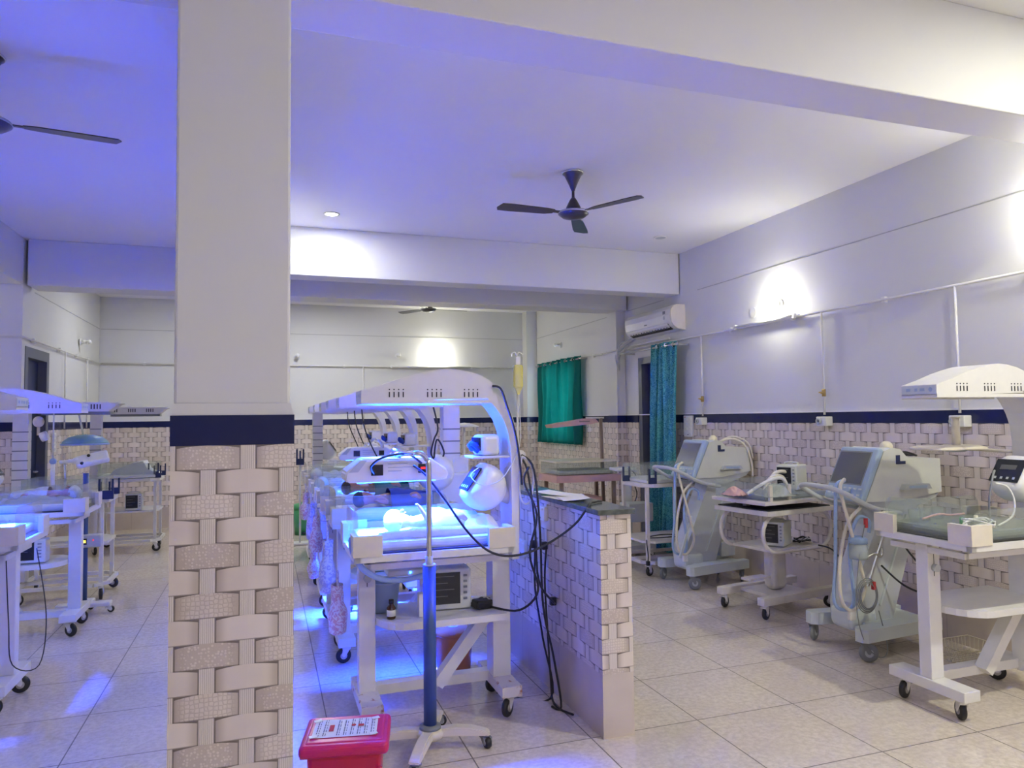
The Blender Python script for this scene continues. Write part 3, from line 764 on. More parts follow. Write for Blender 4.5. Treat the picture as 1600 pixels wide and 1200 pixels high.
def control_head(t, z=1.19, x=.62):
    th = math.radians(145); dn = .082
    def f(b):
        NA, NY = 36, 14
        def fn(u, v):
            a = u * 2 * PI; y = (v * 2 - 1); k = max(0.0, 1 - abs(y) ** 3.2) ** .5
            c = math.cos(a - th); r = .128
            if c > 0: r = min(r, dn / max(c, 1e-3) if dn / max(c, 1e-3) > 0 else r)
            return (r * math.cos(a) * (.25 + .75 * k) if k > 0 else 0, y * .108, r * math.sin(a) * (.25 + .75 * k) if k > 0 else 0)
        b.grid(fn, NA, NY); bmesh.ops.remove_doubles(b.bm, verts=b.bm.verts[:], dist=.0005)
    h = part('control_head', 'cthead', f, 'abs', t, (x, -.05, z))
    nrm = (dn * math.cos(th), 0, dn * math.sin(th)); ry = -(PI / 2 - (PI - th))
    pn = part('control_panel', 'ctpanel', lambda b: b.box((0, 0, 0), (.145, .165, .006), bev=.002), 'screen', h, (nrm[0], 0, nrm[2]), (0, -(PI / 2 - (PI - th)), 0))
    for i in range(4): part('panel_button', 'ctbt', lambda b: b.box((0, 0, 0), (.014, .012, .004)), 'lgrey', pn, (-.05, -.055 + i * .035, .004))
    part('panel_readout', 'ctro', lambda b: b.box((0, 0, 0), (.03, .09, .002)), 'gscreen', pn, (.02, 0, .0035))
    part('neck', 'ctneck', lambda b: b.cyl((.06, .0, -.02), (.16, .0, -.06), .045), 'pcoat', h)
    return h

def bed_tray(t, k='pcoat', corner='cream', matk='pad', x0=-.10, x1=.70, y0=-.34, y1=.24, z=.88, sides=True, acr='acryl'):
    def tr(b):
        b.b2((x0, y0, z), (x1, y0 + .03, z + .035)); b.b2((x0, y1 - .03, z), (x1, y1, z + .035)); b.b2((x0, y0, z), (x0 + .03, y1, z + .035)); b.b2((x1 - .03, y0, z), (x1, y1, z + .035))
        b.b2((x0 + .01, y0 + .01, z + .004), (x1 - .01, y1 - .01, z + .022))
    part('bed_tray', ('tray', k, x0, x1, y0, y1, z), tr, k, t)
    part('tray_edge', ('tredge', x0, x1, y0, z), lambda b: b.b2((x0 + .02, y0 + .015, z + .022), (x1 - .02, y1 - .015, z + .043)), 'blackpad', t)
    part('mattress', ('matt', matk, x0, x1, y0, y1, z), lambda b: b.box(((x0 + x1) / 2, (y0 + y1) / 2, z + .064), (x1 - x0 - .11, y1 - y0 - .09, .05), bev=.018), matk, t)
    for (cxx, cy) in ((x0, y0), (x0, y1), (x1, y0), (x1, y1)):
        sx = 1 if cxx == x0 else -1; sy = 1 if cy == y0 else -1
        def cb(b, sx=sx, sy=sy):
            b.b2((0, 0, 0), (sx * .14, sy * .028, .10)); b.b2((0, sy * .028, 0), (sx * .028, sy * .13, .10)); b.b2((sx * .02, sy * .02, 0), (sx * .07, sy * .07, .055))
        part('corner_block', ('cblk', sx, sy), cb, corner, t, (cxx - sx * .006, cy - sy * .006, z + .028))
    if sides:
        def acr_side(L, h, r=.05):
            def f(b):
                n = 6; pts = [(0, 0), (L, 0)]
                pts += [(L - r + r * math.cos(a * PI / 2 / n), h - r + r * math.sin(a * PI / 2 / n)) for a in range(n + 1)]
                pts += [(r - r * math.sin(a * PI / 2 / n), h - r + r * math.cos(a * PI / 2 / n)) for a in range(n + 1)]
                b.prism(pts, -.003, .003, 'XZ')
            return f
        L = x1 - x0 - .12
        part('acrylic_side', ('acs', L, acr), acr_side(L, .16), acr, t, (x0 + .06, y0 + .035, z + .035))
        part('acrylic_side', ('acs', L, acr), acr_side(L, .16), acr, t, (x0 + .06, y1 - .035, z + .035))
        W = y1 - y0 - .10
        part('acrylic_end', ('ace', W, acr), acr_side(W, .19), acr, t, (x0 + .022, y0 + .05, z + .035), (0, 0, PI / 2))

def foot_base(t, k='pcoat', shelf=True, brace=True, slot=True, cr=(0.3, -.5, .2, 1.3), feet='pcoat'):
    for i, x in enumerate((0, .72)):
        part('foot_bar', ('foot', feet), lambda b: b.box((0, 0, .1385), (.11, .46, .055), bev=.004), feet, t, (x, 0, 0))
        caster(t, x, -.17, rz=cr[i * 2]); caster(t, x, .17, rz=cr[i * 2 + 1])
    part('front_leg', ('fleg', k), lambda b: b.box((0, 0, .515), (.085, .075, .70), bev=.004), k, t, (0.0, 0, 0))
    part('rear_leg', ('rleg', k), lambda b: b.box((0, 0, .515), (.10, .12, .70), bev=.004), k, t, (.72, 0, 0))
    part('cross_rail', ('xrail', k), lambda b: b.b2((.04, .02, .125), (.70, .09, .175)), k, t)
    if brace: part('diagonal_brace', ('brace', k), lambda b: b.beam((.37, .0, .15), (.67, .0, .52), .06, .07), k, t)
    if shelf:
        def sh(b):
            n = 12; pts = [(.70, .21), (.70, -.21)]
            pts += [(.20 + .16 * math.cos(a), .21 * math.sin(a)) for a in [(-PI / 2 - PI * i / n) for i in range(n + 1)]]
            b.prism(pts, .505, .540, 'XY')
        part('shelf', ('shelf', k), sh, k, t)
    def rails(b):
        b.b2((-.03, -.25, .825), (.70, -.22, .855)); b.b2((-.03, .17, .825), (.70, .20, .855)); b.b2((-.04, -.25, .825), (-.01, .20, .855))
        for x in (.12, .50): b.b2((x, -.24, .855), (x + .025, -.22, .885))
    part('upper_frame', ('uframe', k), rails, k, t)
    if slot:
        part('height_slot', 'slot', lambda b: b.b2((-.002, -.0385, .70), (.002, -.0378, .82)), 'dark', t)
        part('height_knob', 'slotknob', lambda b: b.cyl((0, -.037, .745), (0, -.062, .745), .020), 'lgrey', t)

def straight_post(t, k='pcoat', x=.74, marks=True, w=.12, d=.11):
    part('post', ('spost', k, w, d), lambda b: b.box((0, 0, .92), (w, d, 1.52), bev=.004), k, t, (x, 0, 0))
    if marks:
        def mk(b):
            for i in range(6): b.b2((x - w / 2 - .001, -d / 2 - .001, 1.06 + i * .085), (x + w / 2 + .001, -d / 2 + .02, 1.070 + i * .085)); b.b2((x - w / 2 - .001, d / 2 - .02, 1.06 + i * .085), (x + w / 2 + .001, d / 2 + .001, 1.070 + i * .085))
        part('scale_marks', ('marks', x, w), mk, 'grey', t)

def trolley_base(t, k='pcoat_old', L=.70, W=.60, z1=.885, zs=.50, c=.10, cr=(.4, -.3, 1.0, 2.0)):
    pts = [(0, -W / 2 + c), (c, -W / 2), (L, -W / 2), (L, W / 2), (c, W / 2), (0, W / 2 - c)]
    part('top_tray', ('ttray', L, W, k), lambda b: b.prism(pts, z1 - .035, z1, 'XY'), k, t)
    part('middle_shelf', ('tmid', L, W, k), lambda b: b.prism([(p[0] * .96 + .01, p[1] * .95) for p in pts], zs - .02, zs, 'XY'), k, t)
    def low(b):
        n = len(pts)
        for i in range(n): b.beam((*pts[i], .135), (*pts[(i + 1) % n], .135), .03, .03)
        b.beam((.03, 0, .135), (L, 0, .135), .03, .03)
    part('lower_frame', ('tlow', L, W, k), low, k, t)
    for i, (x, y) in enumerate(((.05, -W / 2 + .06), (.05, W / 2 - .06), (L - .02, -W / 2 + .02), (L - .02, W / 2 - .02))):
        part('leg', ('tleg', k, z1), lambda b: b.b2((-.016, -.016, .12), (.016, .016, z1 - .03)), k, t, (x, y, 0))
        caster(t, x, y, rz=cr[i], top=.12)
def holder(t, x, y, z=.885, k='holder'):
    def f(b):
        b.b2((-.035, -.012, 0), (.035, .012, .06))
        for s in (-1, 1): b.b2((s * .035 - .007, -.010, .0), (s * .035 + .007, .010, .15))
    part('side_holder', ('hold', k), f, k, t, (x, y, z))
def bassinet(t, L=.62, W=.50, x0=.05, z=.89, h=.15, acr='acrylg'):
    part('bassinet_tray', ('bas', L, W), lambda b: b.box((L / 2, 0, .02), (L, W, .04), bev=.012), 'abs', t, (x0, 0, z))
    for nm, a, d, c_ in (('n', 0, L, (x0, -W / 2, z + .03)), ('f', 0, L, (x0, W / 2, z + .03)), ('l', PI / 2, W, (x0, -W / 2, z + .03)), ('r', PI / 2, W, (x0 + L, -W / 2, z + .03))):
        part('acrylic_wall', ('bw', round(d, 3), h, acr), lambda b: b.b2((0, -.003, 0), (d, .003, h)), acr, t, c_, (0, 0, a))

def warmer(label, x, y, rz=0.0, post='arch', base='foot', lit=None, matk='pad', group=None, k='pcoat', acr='acryl', head=True, flat=False, hx=-.04, lit_w=50, lit_s=64, extra=None, corner='cream', feet='pcoat'):
    t = thing('radiant_warmer', label, 'infant warmer', (x, y, 0), rz, group)
    if base == 'foot':
        foot_base(t, k, feet=feet, cr=[random.uniform(0, 6) for _ in range(4)]); bed_tray(t, k, matk=matk, acr=acr, corner=corner)
    else:
        trolley_base(t, k, cr=[random.uniform(0, 6) for _ in range(4)]); bassinet(t)
        for hy in (-.22, .22): holder(t, .03, hy)
    if post == 'arch': arch(t, k)
    elif post == 'straight': straight_post(t, k)
    hood(t, k, flat=flat, lit=lit, x0=hx, lit_s=lit_s, lit_w=lit_w)
    if head: control_head(t)
    return t

# ------------------------------------------------------------------ the radiant warmers
WL = 'radiant warmer'
m1 = warmer('large white arched radiant warmer nearest the viewer with a baby under blue light', .50, 3.83, lit='bled', matk='sheet', feet='rust')
part('hood_cable', 'm1cab', lambda b: b.tube([(.655, -.14, 1.735), (.70, -.15, 1.72), (.735, -.155, 1.62), (.775, -.15, 1.50), (.80, -.15, 1.36), (.815, -.15, 1.20)], .006), 'cable', m1)
part('upper_tray', 'm1tray', lambda b: b.box((.655, -.03, 1.352), (.21, .18, .012), bev=.004), 'pcoat', m1)
m2 = warmer('white warmer on a straight ruled post just behind the nearest arched warmer', .50, 4.98, post='straight', matk='sheet')
part('column_housing', 'm2box', lambda b: b.box((.76, 0, 1.02), (.24, .20, .34), bev=.02).box((.80, 0, 1.22), (.13, .12, .16), bev=.02), 'pcoat', m2)
for i, (yy, lb) in enumerate(((5.73, 'white arched warmer third in the middle row counting away from the viewer'), (6.47, 'white arched warmer fourth in the middle row counting away from the viewer'),
                              (7.32, 'white arched warmer fifth in the middle row counting away from the viewer'), (8.20, 'pale arched warmer at the far end of the middle row'))):
    warmer(lb, .49, yy, matk='sheet')
m7 = warmer('white warmer with a broad straight post turned away near the far wall', 1.36, 9.35, rz=PI, post='straight', matk='sheet', hx=.03)
r1 = warmer('white arched warmer at the right edge with an empty grey-green mattress', 3.35, 2.95, matk='greenglass', acr='acrylg', k='pcoat')
part('arch_flare', 'r1flare', lambda b: b.prism([(.585, 1.68), (.66, 1.60), (.70, 1.50), (.712, 1.30), (.712, 1.0), (.80, 1.0), (.80, 1.68)], -.135, -.125, 'XZ'), 'pcoat', r1)
def lbl(b):
    for i in range(7): b.b2((.725, -.1375, 1.585 - i * .022), (.725 + (.06, .05, .065, .04, .06, .055, .03)[i], -.1355, 1.591 - i * .022))
part('instruction_print', 'r1lab', lbl, 'lgrey', r1)
l1 = warmer('white warmer at the left edge with its mattress glowing blue', -1.36, 4.79, rz=PI, lit='bled', matk='sheet', lit_s=42, lit_w=110)
l2 = warmer('white warmer second in the left row with an arched hood and clear bedding', -1.36, 6.30, rz=PI, matk='sheet')
l3 = warmer('trolley warmer with a flat hood and wide straight post third in the left row', -1.33, 7.55, rz=PI, post='straight', base='trolley', flat=True, head=False, hx=-.05)
l4 = warmer('trolley warmer with a long flat hood farthest in the left row', -1.22, 10.0, rz=PI, post='straight', base='trolley', flat=True, head=False, hx=-.05)

# bassinet trolley by the teal curtain (no hood)
r5 = thing('bassinet_trolley', 'white frame trolley with an acrylic bassinet beside the teal curtain', 'trolley', (3.50, 6.53, 0))
trolley_base(r5, 'pcoat_old', L=.70, W=.60, z1=.90, zs=.34); bassinet(r5, z=.90)
for p in ((.10, -.27), (.02, .12), (.45, -.28)): holder(r5, *p, z=.90)
# pink warmer
r6 = thing('pink_warmer', 'pink enamelled infant warmer with a tilted pink hood under the green curtain', 'infant warmer', (3.22, 8.05, 0))
ob('hood', B().prism([(.02, 1.44), (.0, 1.475), (.16, 1.50), (.50, 1.548), (.58, 1.54), (.62, 1.50), (.52, 1.478)], -.11, .11, 'XZ'), 'pink', r6)
ob('hood_slot', B().b2((.36, -.112, 1.505), (.50, -.109, 1.52)), 'brown', r6)
ob('hood_arm', B().b2((.50, -.012, 1.545), (.74, .012, 1.565)), 'pcoat', r6)
ob('post', B().beam((.70, 0, 1.55), (.72, 0, .50), .03, .04), 'brown', r6)
ob('tray_lid', B().b2((-.02, -.28, 1.03), (.80, .28, 1.05)), 'cream', r6)
def bx4(b, x0, x1, y0, y1, z0, z1, th=.004):
    b.b2((x0, y0, z0), (x1, y0 + th, z1)); b.b2((x0, y1 - th, z0), (x1, y1, z1)); b.b2((x0, y0, z0), (x0 + th, y1, z1)); b.b2((x1 - th, y0, z0), (x1, y1, z1))
b = B(); bx4(b, .0, .78, -.26, .26, .89, 1.03); ob('acrylic_walls', b, 'acrylg', r6)
ob('mattress', B().box((.39, 0, .91), (.70, .46, .05), bev=.015), 'woolc', r6)
ob('bed_frame', B().b2((-.02, -.29, .80), (.82, .29, .88)), 'pink', r6)
for x in (.06, .74):
    for y in (-.24, .24): ob('leg', B().b2((x - .02, y - .02, .10), (x + .02, y + .02, .80)), 'brown', r6); caster(r6, x, y, r=.04, top=.10)
ob('lower_shelf', B().b2((.02, -.26, .44), (.78, .26, .47)), 'pink', r6)
ob('lower_tray', B().box((.36, 0, .56), (.50, .40, .10), bev=.01), 'pink', r6)
# pedestal stand
t = thing('pedestal_stand', 'off-white pedestal stand with a small flat top between the pink warmer and trolley', 'stand', (3.86, 7.30, 0))
ob('column', B().box((0, 0, .55), (.085, .10, .80), bev=.008), 'ventw', t)
ob('top_plate', B().box((-.04, 0, .975), (.24, .22, .035), bev=.012), 'ventw', t)
ob('foot_plate', B().box((0, 0, .115), (.50, .42, .08), bev=.01), 'ventw', t)
ob('side_box', B().box((.0, -.22, .52), (.30, .22, .20), bev=.01), 'lgrey', t)
for x in (-.2, .2):
    for y in (-.16, .16): caster(t, x, y, r=.03, top=.075)
ob('cable', B().tube([(.05, -.03, .96), (.09, -.06, .90), (.07, -.05, .82), (.10, -.06, .70), (.08, -.04, .60)], .006), 'cable', t)

# ------------------------------------------------------------------ ventilators
def ventilator(label, x, y, rz, hoses=True):
    t = thing('ventilator', label, 'ventilator', (x, y, 0), rz)
    for s in (-1, 1):
        def lg(b, s=s):
            b.prism([(-.05, s * .255), (-.055, s * .20), (-.02, s * .165), (.30, s * .13), (.66, s * .13), (.66, s * .205), (.30, s * .235), (-.02, s * .275)], .125, .205, 'XY')
        part('base_leg', ('vleg', s), lg, 'gtrim', t)
        caster(t, -.01, s * .235, r=.058, rz=.5 * s, top=.13, fork='grey', wheel='grey', hub='lgrey'); caster(t, .60, s * .17, r=.058, rz=1.0, top=.13, fork='grey', wheel='grey', hub='lgrey')
    part('base_bridge', 'vbridge', lambda b: b.box((.34, 0, .165), (.52, .28, .075), bev=.02), 'gtrim', t)
    part('column', 'vcol', lambda b: b.prism([(.07, .16), (.02, .22), (.02, .33), (.30, .93), (.62, .93), (.36, .20), (.34, .16)], -.095, .095, 'XZ'), 'lgrey', t)
    part('column_foot', 'vfoot', lambda b: b.box((.12, 0, .22), (.22, .22, .16), bev=.05, seg=4), 'gtrim', t)
    part('column_rib', 'vrib', lambda b: b.beam((.25, -.10, .30), (.50, -.10, .88), .012, .012), 'gtrim', t)
    part('head_shell', 'vhead', lambda b: b.prism([(.10, .985), (.265, 1.315), (.33, 1.335), (.40, 1.325), (.455, 1.27), (.74, 1.255), (.745, 1.03), (.52, 1.0), (.40, .985)], -.165, .165, 'XZ'), 'ventw', t)
    part('head_base', 'vhb', lambda b: b.prism([(.09, .985), (.745, 1.03), (.70, .99), (.45, .915), (.30, .93)], -.15, .15, 'XZ'), 'lgrey', t)
    # tilted bezel: local plane from (.085,.985) to (.255,1.325)
    ang = math.atan2(.17, .34)
    bz = part('bezel', 'vbez', lambda b: b.box((0, 0, 0), (.045, .345, .385), bev=.018, seg=3), 'bluetrim', t, (.160, 0, 1.158), (0, ang, 0))
    part('screen', 'vscr', lambda b: b.box((-.0235, .015, .035), (.004, .265, .225), bev=.0), 'gscreen', bz)
    part('screen_surround', 'vsur', lambda b: b.box((-.0225, .015, .035), (.003, .285, .245)), 'grey', bz)
    part('control_knob', 'vknob', lambda b: b.cyl((-.02, -.04, -.135), (-.045, -.04, -.135), .018), 'bluetrim', bz)
    def kb(b):
        for i in range(7): b.box((-.0235, -.13 + i * .043, -.112), (.004, .026, .012)); b.box((-.0235, -.13 + i * .043, -.155), (.004, .026, .012))
    part('key_row', 'vkeys', kb, 'gtrim', bz)
    part('handle', 'vhan', lambda b: b.tube([(.36, -.185, .905), (.12, -.20, .955), (-.08, -.19, 1.05), (-.15, -.13, 1.085), (-.155, 0, 1.09), (-.15, .13, 1.085), (-.08, .19, 1.05), (.12, .20, .955), (.36, .185, .905)], .0165, seg=10), 'lgrey', t)
    part('side_rail', 'vrail', lambda b: b.box((.50, -.185, 1.075), (.24, .04, .035), taper=(.8, 1)), 'lgrey', t)
    part('rail_insert', 'vrins', lambda b: b.box((.50, -.2065, 1.075), (.15, .003, .016)), 'bluetrim', t)
    part('top_dome', 'vdome', lambda b: b.ball((.39, -.06, 1.335), .042), 'cream', t)
    part('side_sticker', 'vstk', lambda b: b.b2((.36, -.167, 1.225), (.395, -.164, 1.285)).b2((.395, -.167, 1.225), (.44, -.164, 1.245)), 'holder', t)
    if hoses:
        part('blue_hose', ('vh1', label), lambda b: b.tube([(.04, -.05, 1.12), (-.06, -.09, 1.10), (-.085, -.10, .95), (-.10, -.10, .60), (-.12, -.10, .36), (-.06, -.12, .30), (.0, -.14, .36), (-.02, -.14, .70), (.06, -.13, .88), (.16, -.12, .86), (.16, -.12, .78)], .0115), 'hoseb', t)
        part('cream_hose', ('vh2', label), lambda b: b.tube([(.03, -.06, 1.13), (-.07, -.13, 1.08), (-.05, -.16, .90), (.03, -.17, .60), (.06, -.17, .42), (-.02, -.15, .30), (-.10, -.14, .38), (-.09, -.13, .62), (-.02, -.13, .85), (.08, -.14, .95)], .0115), 'hosew', t)
        part('hose_wye', ('vwye', label), lambda b: b.box((-.02, -.14, .27), (.05, .03, .07), bev=.008), 'trimw', t)
    return t
v1 = ventilator('ventilator with blue-framed grey screen nearer the viewer against the right wall', 3.60, 3.87, -.02)
v2 = ventilator('ventilator with blue-framed grey screen farther along beside the teal curtain', 3.64, 5.90, .07)
part('humidifier_jar', 'hjar', lambda b: b.lathe([(.0, -.07), (.055, -.07), (.058, -.05), (.055, .03), (.0, .03)], c=(.02, -.17, .70)), 'jar', v1)
part('jar_lid', 'hjarl', lambda b: b.lathe([(.0, .03), (.058, .03), (.058, .06), (.03, .075), (0, .075)], c=(.02, -.17, .70)), 'hoseb', v1)
part('jar_bracket', 'hjarb', lambda b: b.tube([(.05, -.19, .63), (.12, -.20, .66), (.17, -.20, .64), (.20, -.18, .68), (.24, -.12, .70)], .008).beam((.09, -.17, .45), (.29, -.17, .90), .012, .012), 'steel', v1)
part('probe_cable_coil', 'coil1', lambda b: [b.tube([(.05 + .085 * math.cos(a) * s, -.20 - .004 * k, .40 + .11 * math.sin(a) * s) for a in [j * PI / 5 for j in range(10)]], .0035, closed=True, seg=6) for k, s in enumerate((1, .9, .8, .72))] and b.tube([(.05, -.2, .85), (-.03, -.22, .6), (-.07, -.24, .32), (-.03, -.26, .12), (.07, -.27, .03), (.16, -.24, .07), (.13, -.21, .3)], .0035, seg=6), 'grey', v1)
part('red_clip', 'redclip', lambda b: b.box((.10, -.205, .46), (.02, .02, .05)).box((.06, -.20, .86), (.018, .018, .06)), 'inkred', v1)
part('top_cables', 'vtopc', lambda b: b.tube([(.44, -.08, 1.285), (.50, -.11, 1.30), (.60, -.10, 1.275), (.66, -.02, 1.275), (.55, .03, 1.29), (.46, -.02, 1.30), (.52, -.09, 1.28), (.62, -.06, 1.275)], .007), 'cable', v1)
part('draped_hose', 'v2hose', lambda b: b.tube([(.40, -.08, 1.30), (.55, -.13, 1.34), (.68, -.16, 1.28), (.74, -.18, 1.12), (.75, -.18, .98)], .011).tube([(.42, -.05, 1.29), (.58, -.10, 1.36), (.71, -.17, 1.30), (.76, -.18, 1.15)], .008), 'hosew', v2)
part('rear_tank', 'v2tank', lambda b: b.box((.52, -.02, .30), (.16, .14, .14), bev=.01), 'ventw', v2)
part('side_connector', 'v2conn', lambda b: b.box((.03, -.14, .62), (.05, .04, .05)).beam((-.10, -.17, .28), (.06, -.14, .62), .02, .02), 'gtrim', v2)
# wire basket on the floor behind the near ventilator
t = thing('wire_basket', 'shallow wire basket on the floor behind the near ventilator leg', 'basket', (4.20, 3.44, 0))
def wb(b):
    for z, s in ((.01, .86), (.10, 1.0)):
        b.tube([(-.17 * s, -.13 * s, z), (.17 * s, -.13 * s, z), (.17 * s, .13 * s, z), (-.17 * s, .13 * s, z)], .004, smooth_path=False, closed=True, seg=6)
    for i in range(11):
        u = -.15 + i * .03
        b.tube([(u, -.13, .10), (u * .86, -.112, .01), (u * .86, .112, .01), (u, .13, .10)], .002, smooth_path=False, seg=5)
    for i in range(8):
        u = -.11 + i * .0314
        b.tube([(-.17, u, .10), (-.146, u * .86, .01), (.146, u * .86, .01), (.17, u, .10)], .002, smooth_path=False, seg=5)
b = B(); wb(b); ob('wires', b, 'cream', t)

# ------------------------------------------------------------------ pedestal cot with oval side tubes
t = r3 = thing('resuscitation_cot', 'white pedestal cot with oval side tubes between the two ventilators', 'cot', (3.93, 4.90, 0), .157)
for s in (-1, 1):
    ob('base_bar', B().box((.03, s * .215, .14), (.86, .07, .06), bev=.004), 'pcoat_old', t)
    caster(t, -.36, s * .215, rz=.3, top=.112); caster(t, .40, s * .215, rz=2.2, top=.112)
ob('base_plate', B().b2((-.20, -.20, .125), (.20, .20, .15)), 'pcoat_old', t)
ob('pedestal', B().box((0, 0, .33), (.17, .13, .36), bev=.055, seg=5), 'pcoat_old', t)
ob('pedal', B().box((-.24, -.02, .27), (.22, .10, .018)), 'pcoat_old', t)
def oval(b, y):
    L, R_, n = .27, .145, 10
    pts = [(L - .07 + R_ * math.cos(a), y, .655 + R_ * math.sin(a)) for a in [-PI / 2 + PI * i / n for i in range(n + 1)]] + [(-L + .0 + R_ * math.cos(a), y, .655 + R_ * math.sin(a)) for a in [PI / 2 + PI * i / n for i in range(n + 1)]]
    b.tube(pts, .015, smooth_path=False, closed=True, seg=10)
for y in (-.27, .17): bb = B(); oval(bb, y); ob('oval_tube', bb, 'pcoat_old', t)
ob('shelf', B().b2((-.30, -.26, .505), (.24, .16, .525)), 'pcoat_old', t)
ob('tray_frame', B().b2((-.43, -.34, .80), (.30, .22, .835)).b2((-.40, -.31, .836), (.27, .19, .84)), 'pcoat_old', t)
ob('tray_floor', B().b2((-.41, -.32, .8345), (.28, .20, .842)), 'dark', t)
for x in (-.30, .18): ob('riser', B().b2((x - .02, -.02, .835), (x + .02, .02, .885)), 'pcoat_old', t)
ob('bed', B().box((-.06, -.06, .895), (.80, .56, .03), bev=.006), 'pcoat_old', t)
ob('mattress', B().box((-.05, -.06, .93), (.70, .46, .04), bev=.015), 'pad', t)
for nm, a, d, c_ in (('n', 0, .74, (-.43, -.32, .91)), ('f', 0, .74, (-.43, .20, .91)), ('l', PI / 2, .52, (-.43, -.32, .91))):
    part('acrylic_wall', ('r3w', d), lambda b: b.b2((0, -.003, 0), (d, .003, .13)), 'acryl', t, c_, (0, 0, a))
for x in (-.40, -.20): ob('corner_post', B().b2((x, -.335, .91), (x + .03, -.315, 1.03)), 'pcoat_old', t)

# ================================================================== PHOTOTHERAPY STANDS
from mathutils import noise
def photo_stand(label, x, y, headloc, sc=1.0, legs=(-14, 69, 168, 243), lit='bled1', hrz=0.0, digits=True, lit_w=120):
    t = thing('phototherapy_stand', label, 'phototherapy lamp', (x, y, 0))
    part('hub', 'phub', lambda b: b.lathe([(.0, .06), (.062, .06), (.068, .085), (.055, .10), (.0, .10)]), 'cream', t)
    part('collar', 'pcol', lambda b: b.lathe([(.03, .10), (.052, .10), (.050, .112), (.034, .118)]), 'grey', t)
    for a in legs:
        r = math.radians(a)
        def lg(b):
            pr = [(.04, .062), (.04, .098), (.12, .106), (.20, .098), (.27, .078), (.285, .066), (.282, .056), (.21, .062), (.12, .066)]
            b.prism(pr, -.026, .026, 'XZ'); bmesh.ops.bevel(b.bm, geom=b.bm.edges[:], offset=.005, segments=2, affect='EDGES')
        part('star_leg', 'pleg', lg, 'cream', t, (0, 0, 0), (0, 0, r))
        caster(t, .262 * math.cos(r), .262 * math.sin(r), r=.026, rz=a, top=.062, fork='grey', wheel='black', hub='lgrey')
    part('column', 'pcolm', lambda b: b.cyl((0, 0, .10), (0, 0, .865), .0305, seg=24), 'bluepole', t)
    part('column_cap', 'pcap', lambda b: b.cyl((0, 0, .85), (0, 0, .905), .018).cyl((0, 0, .862), (0, 0, .868), .031), 'lgrey', t)
    h = Vector(headloc) - Vector((x, y, 0))
    ob('gooseneck', B().tube([(0, 0, .88), (0, 0, 1.1), (0, 0, 1.33), (-.008, .006, 1.365), (-.03, .02, 1.392), (-.06, .05, 1.395), (h.x * .8, h.y * .8, h.z + .075), (h.x, h.y, h.z + .03)], .0135, seg=12), 'chrome', t)
    hd = ob('lamp_head', None if False else _phead(), None, t, h, (0, 0, hrz)); hd.scale = (sc, sc, sc * 1.3)
    part('handle_recess', 'phr', lambda b: b.prism([(-.245, -.005), (-.19, .040), (-.155, .040), (-.20, -.005)], -.1115, -.1085, 'XZ').prism([(-.245, -.005), (-.19, .040), (-.155, .040), (-.20, -.005)], .1085, .1115, 'XZ'), 'lgrey', hd)
    part('vent_window', 'phw', lambda b: b.b2((-.135, -.113, -.020), (-.075, -.108, .022)), 'screen', hd)
    dd = part('timer_window', 'phd', lambda b: b.b2((.105, -.113, -.015), (.155, -.108, .020)), 'screen', hd)
    if digits: part('digits', 'phdg', lambda b: b.b2((.118, -.1140, .000), (.142, -.1132, .008)), 'dispr', dd)
    def pr(b):
        for i in range(3): b.b2((-.05, -.1118, .022 - i * .014), (-.05 + (.10, .13, .07)[i], -.1100, .026 - i * .014))
    part('printed_lines', 'phpl', pr, 'lgrey', hd)
    if lit: part('led_panel', ('phled', lit), lambda b: b.b2((-.20, -.08, -.049), (.20, .08, -.0465)), lit, hd); blue_light(hd, (0, 0, -.053), .38, .15, lit_w)
    part('knuckle', 'phk', lambda b: b.ball((0, 0, .055), .028).cyl((0, 0, .03), (0, 0, .055), .02), 'chrome', hd)
    return t
def _phead():
    if 'phead' not in _cache:
        b = B(); b.prism([(-.265, -.035), (-.25, -.046), (.25, -.046), (.265, -.035), (.262, -.005), (.17, .045), (-.17, .045), (-.262, -.005)], -.11, .11, 'XZ')
        bmesh.ops.bevel(b.bm, geom=b.bm.edges[:], offset=.008, segments=2, affect='EDGES')
        _cache['phead'] = b.mesh('lamp_head', 'abs')
    return _cache['phead']
p1 = photo_stand('phototherapy lamp on a blue column and star base in front of the nearest warmer', .745, 3.42, (.64, 3.78, 1.305))
p2 = photo_stand('phototherapy lamp farther back above the middle row, head partly behind the first', .92, 6.02, (.80, 6.10, 1.285), .86, digits=False, lit_w=50)
p3_ = photo_stand('phototherapy lamp at the left edge shining on the left glowing mattress', -1.98, 4.30, (-1.75, 4.72, 1.33), 1.0, lit_w=200)
# ------------------------------------------------------------------ drip pole and bag on the nearest warmer
t = thing('drip_pole', 'thin white drip pole clamped to the nearest arched warmer post', 'drip pole', (1.315, 3.74, 0))
ob('pole', B().cyl((0, 0, .95), (0, 0, 1.905), .006), 'pcoat', t)
ob('hook', B().tube([(0, 0, 1.90), (-.012, 0, 1.925), (-.03, 0, 1.915), (-.03, 0, 1.90)], .004).tube([(0, 0, 1.90), (.012, 0, 1.925), (.03, 0, 1.915), (.03, 0, 1.90)], .004), 'chrome', t)
ob('clamp_disc', B().cyl((0, -.03, 1.352), (0, .02, 1.352), .036), 'pcoat', t)
t = thing('drip_bag', 'yellow drip bag hanging from the thin pole by the nearest arched warmer', 'drip bag', (1.318, 3.73, 1.79))
ob('pouch', B().box((0, 0, 0), (.055, .03, .13), bev=.013, seg=4).prism([(-.022, -.06), (.022, -.06), (.006, -.10), (-.006, -.10)], -.008, .008, 'XZ'), 'dripbag', t)
ob('hanger_tab', B().b2((-.012, -.002, .06), (.012, .002, .11)), 'paper', t)
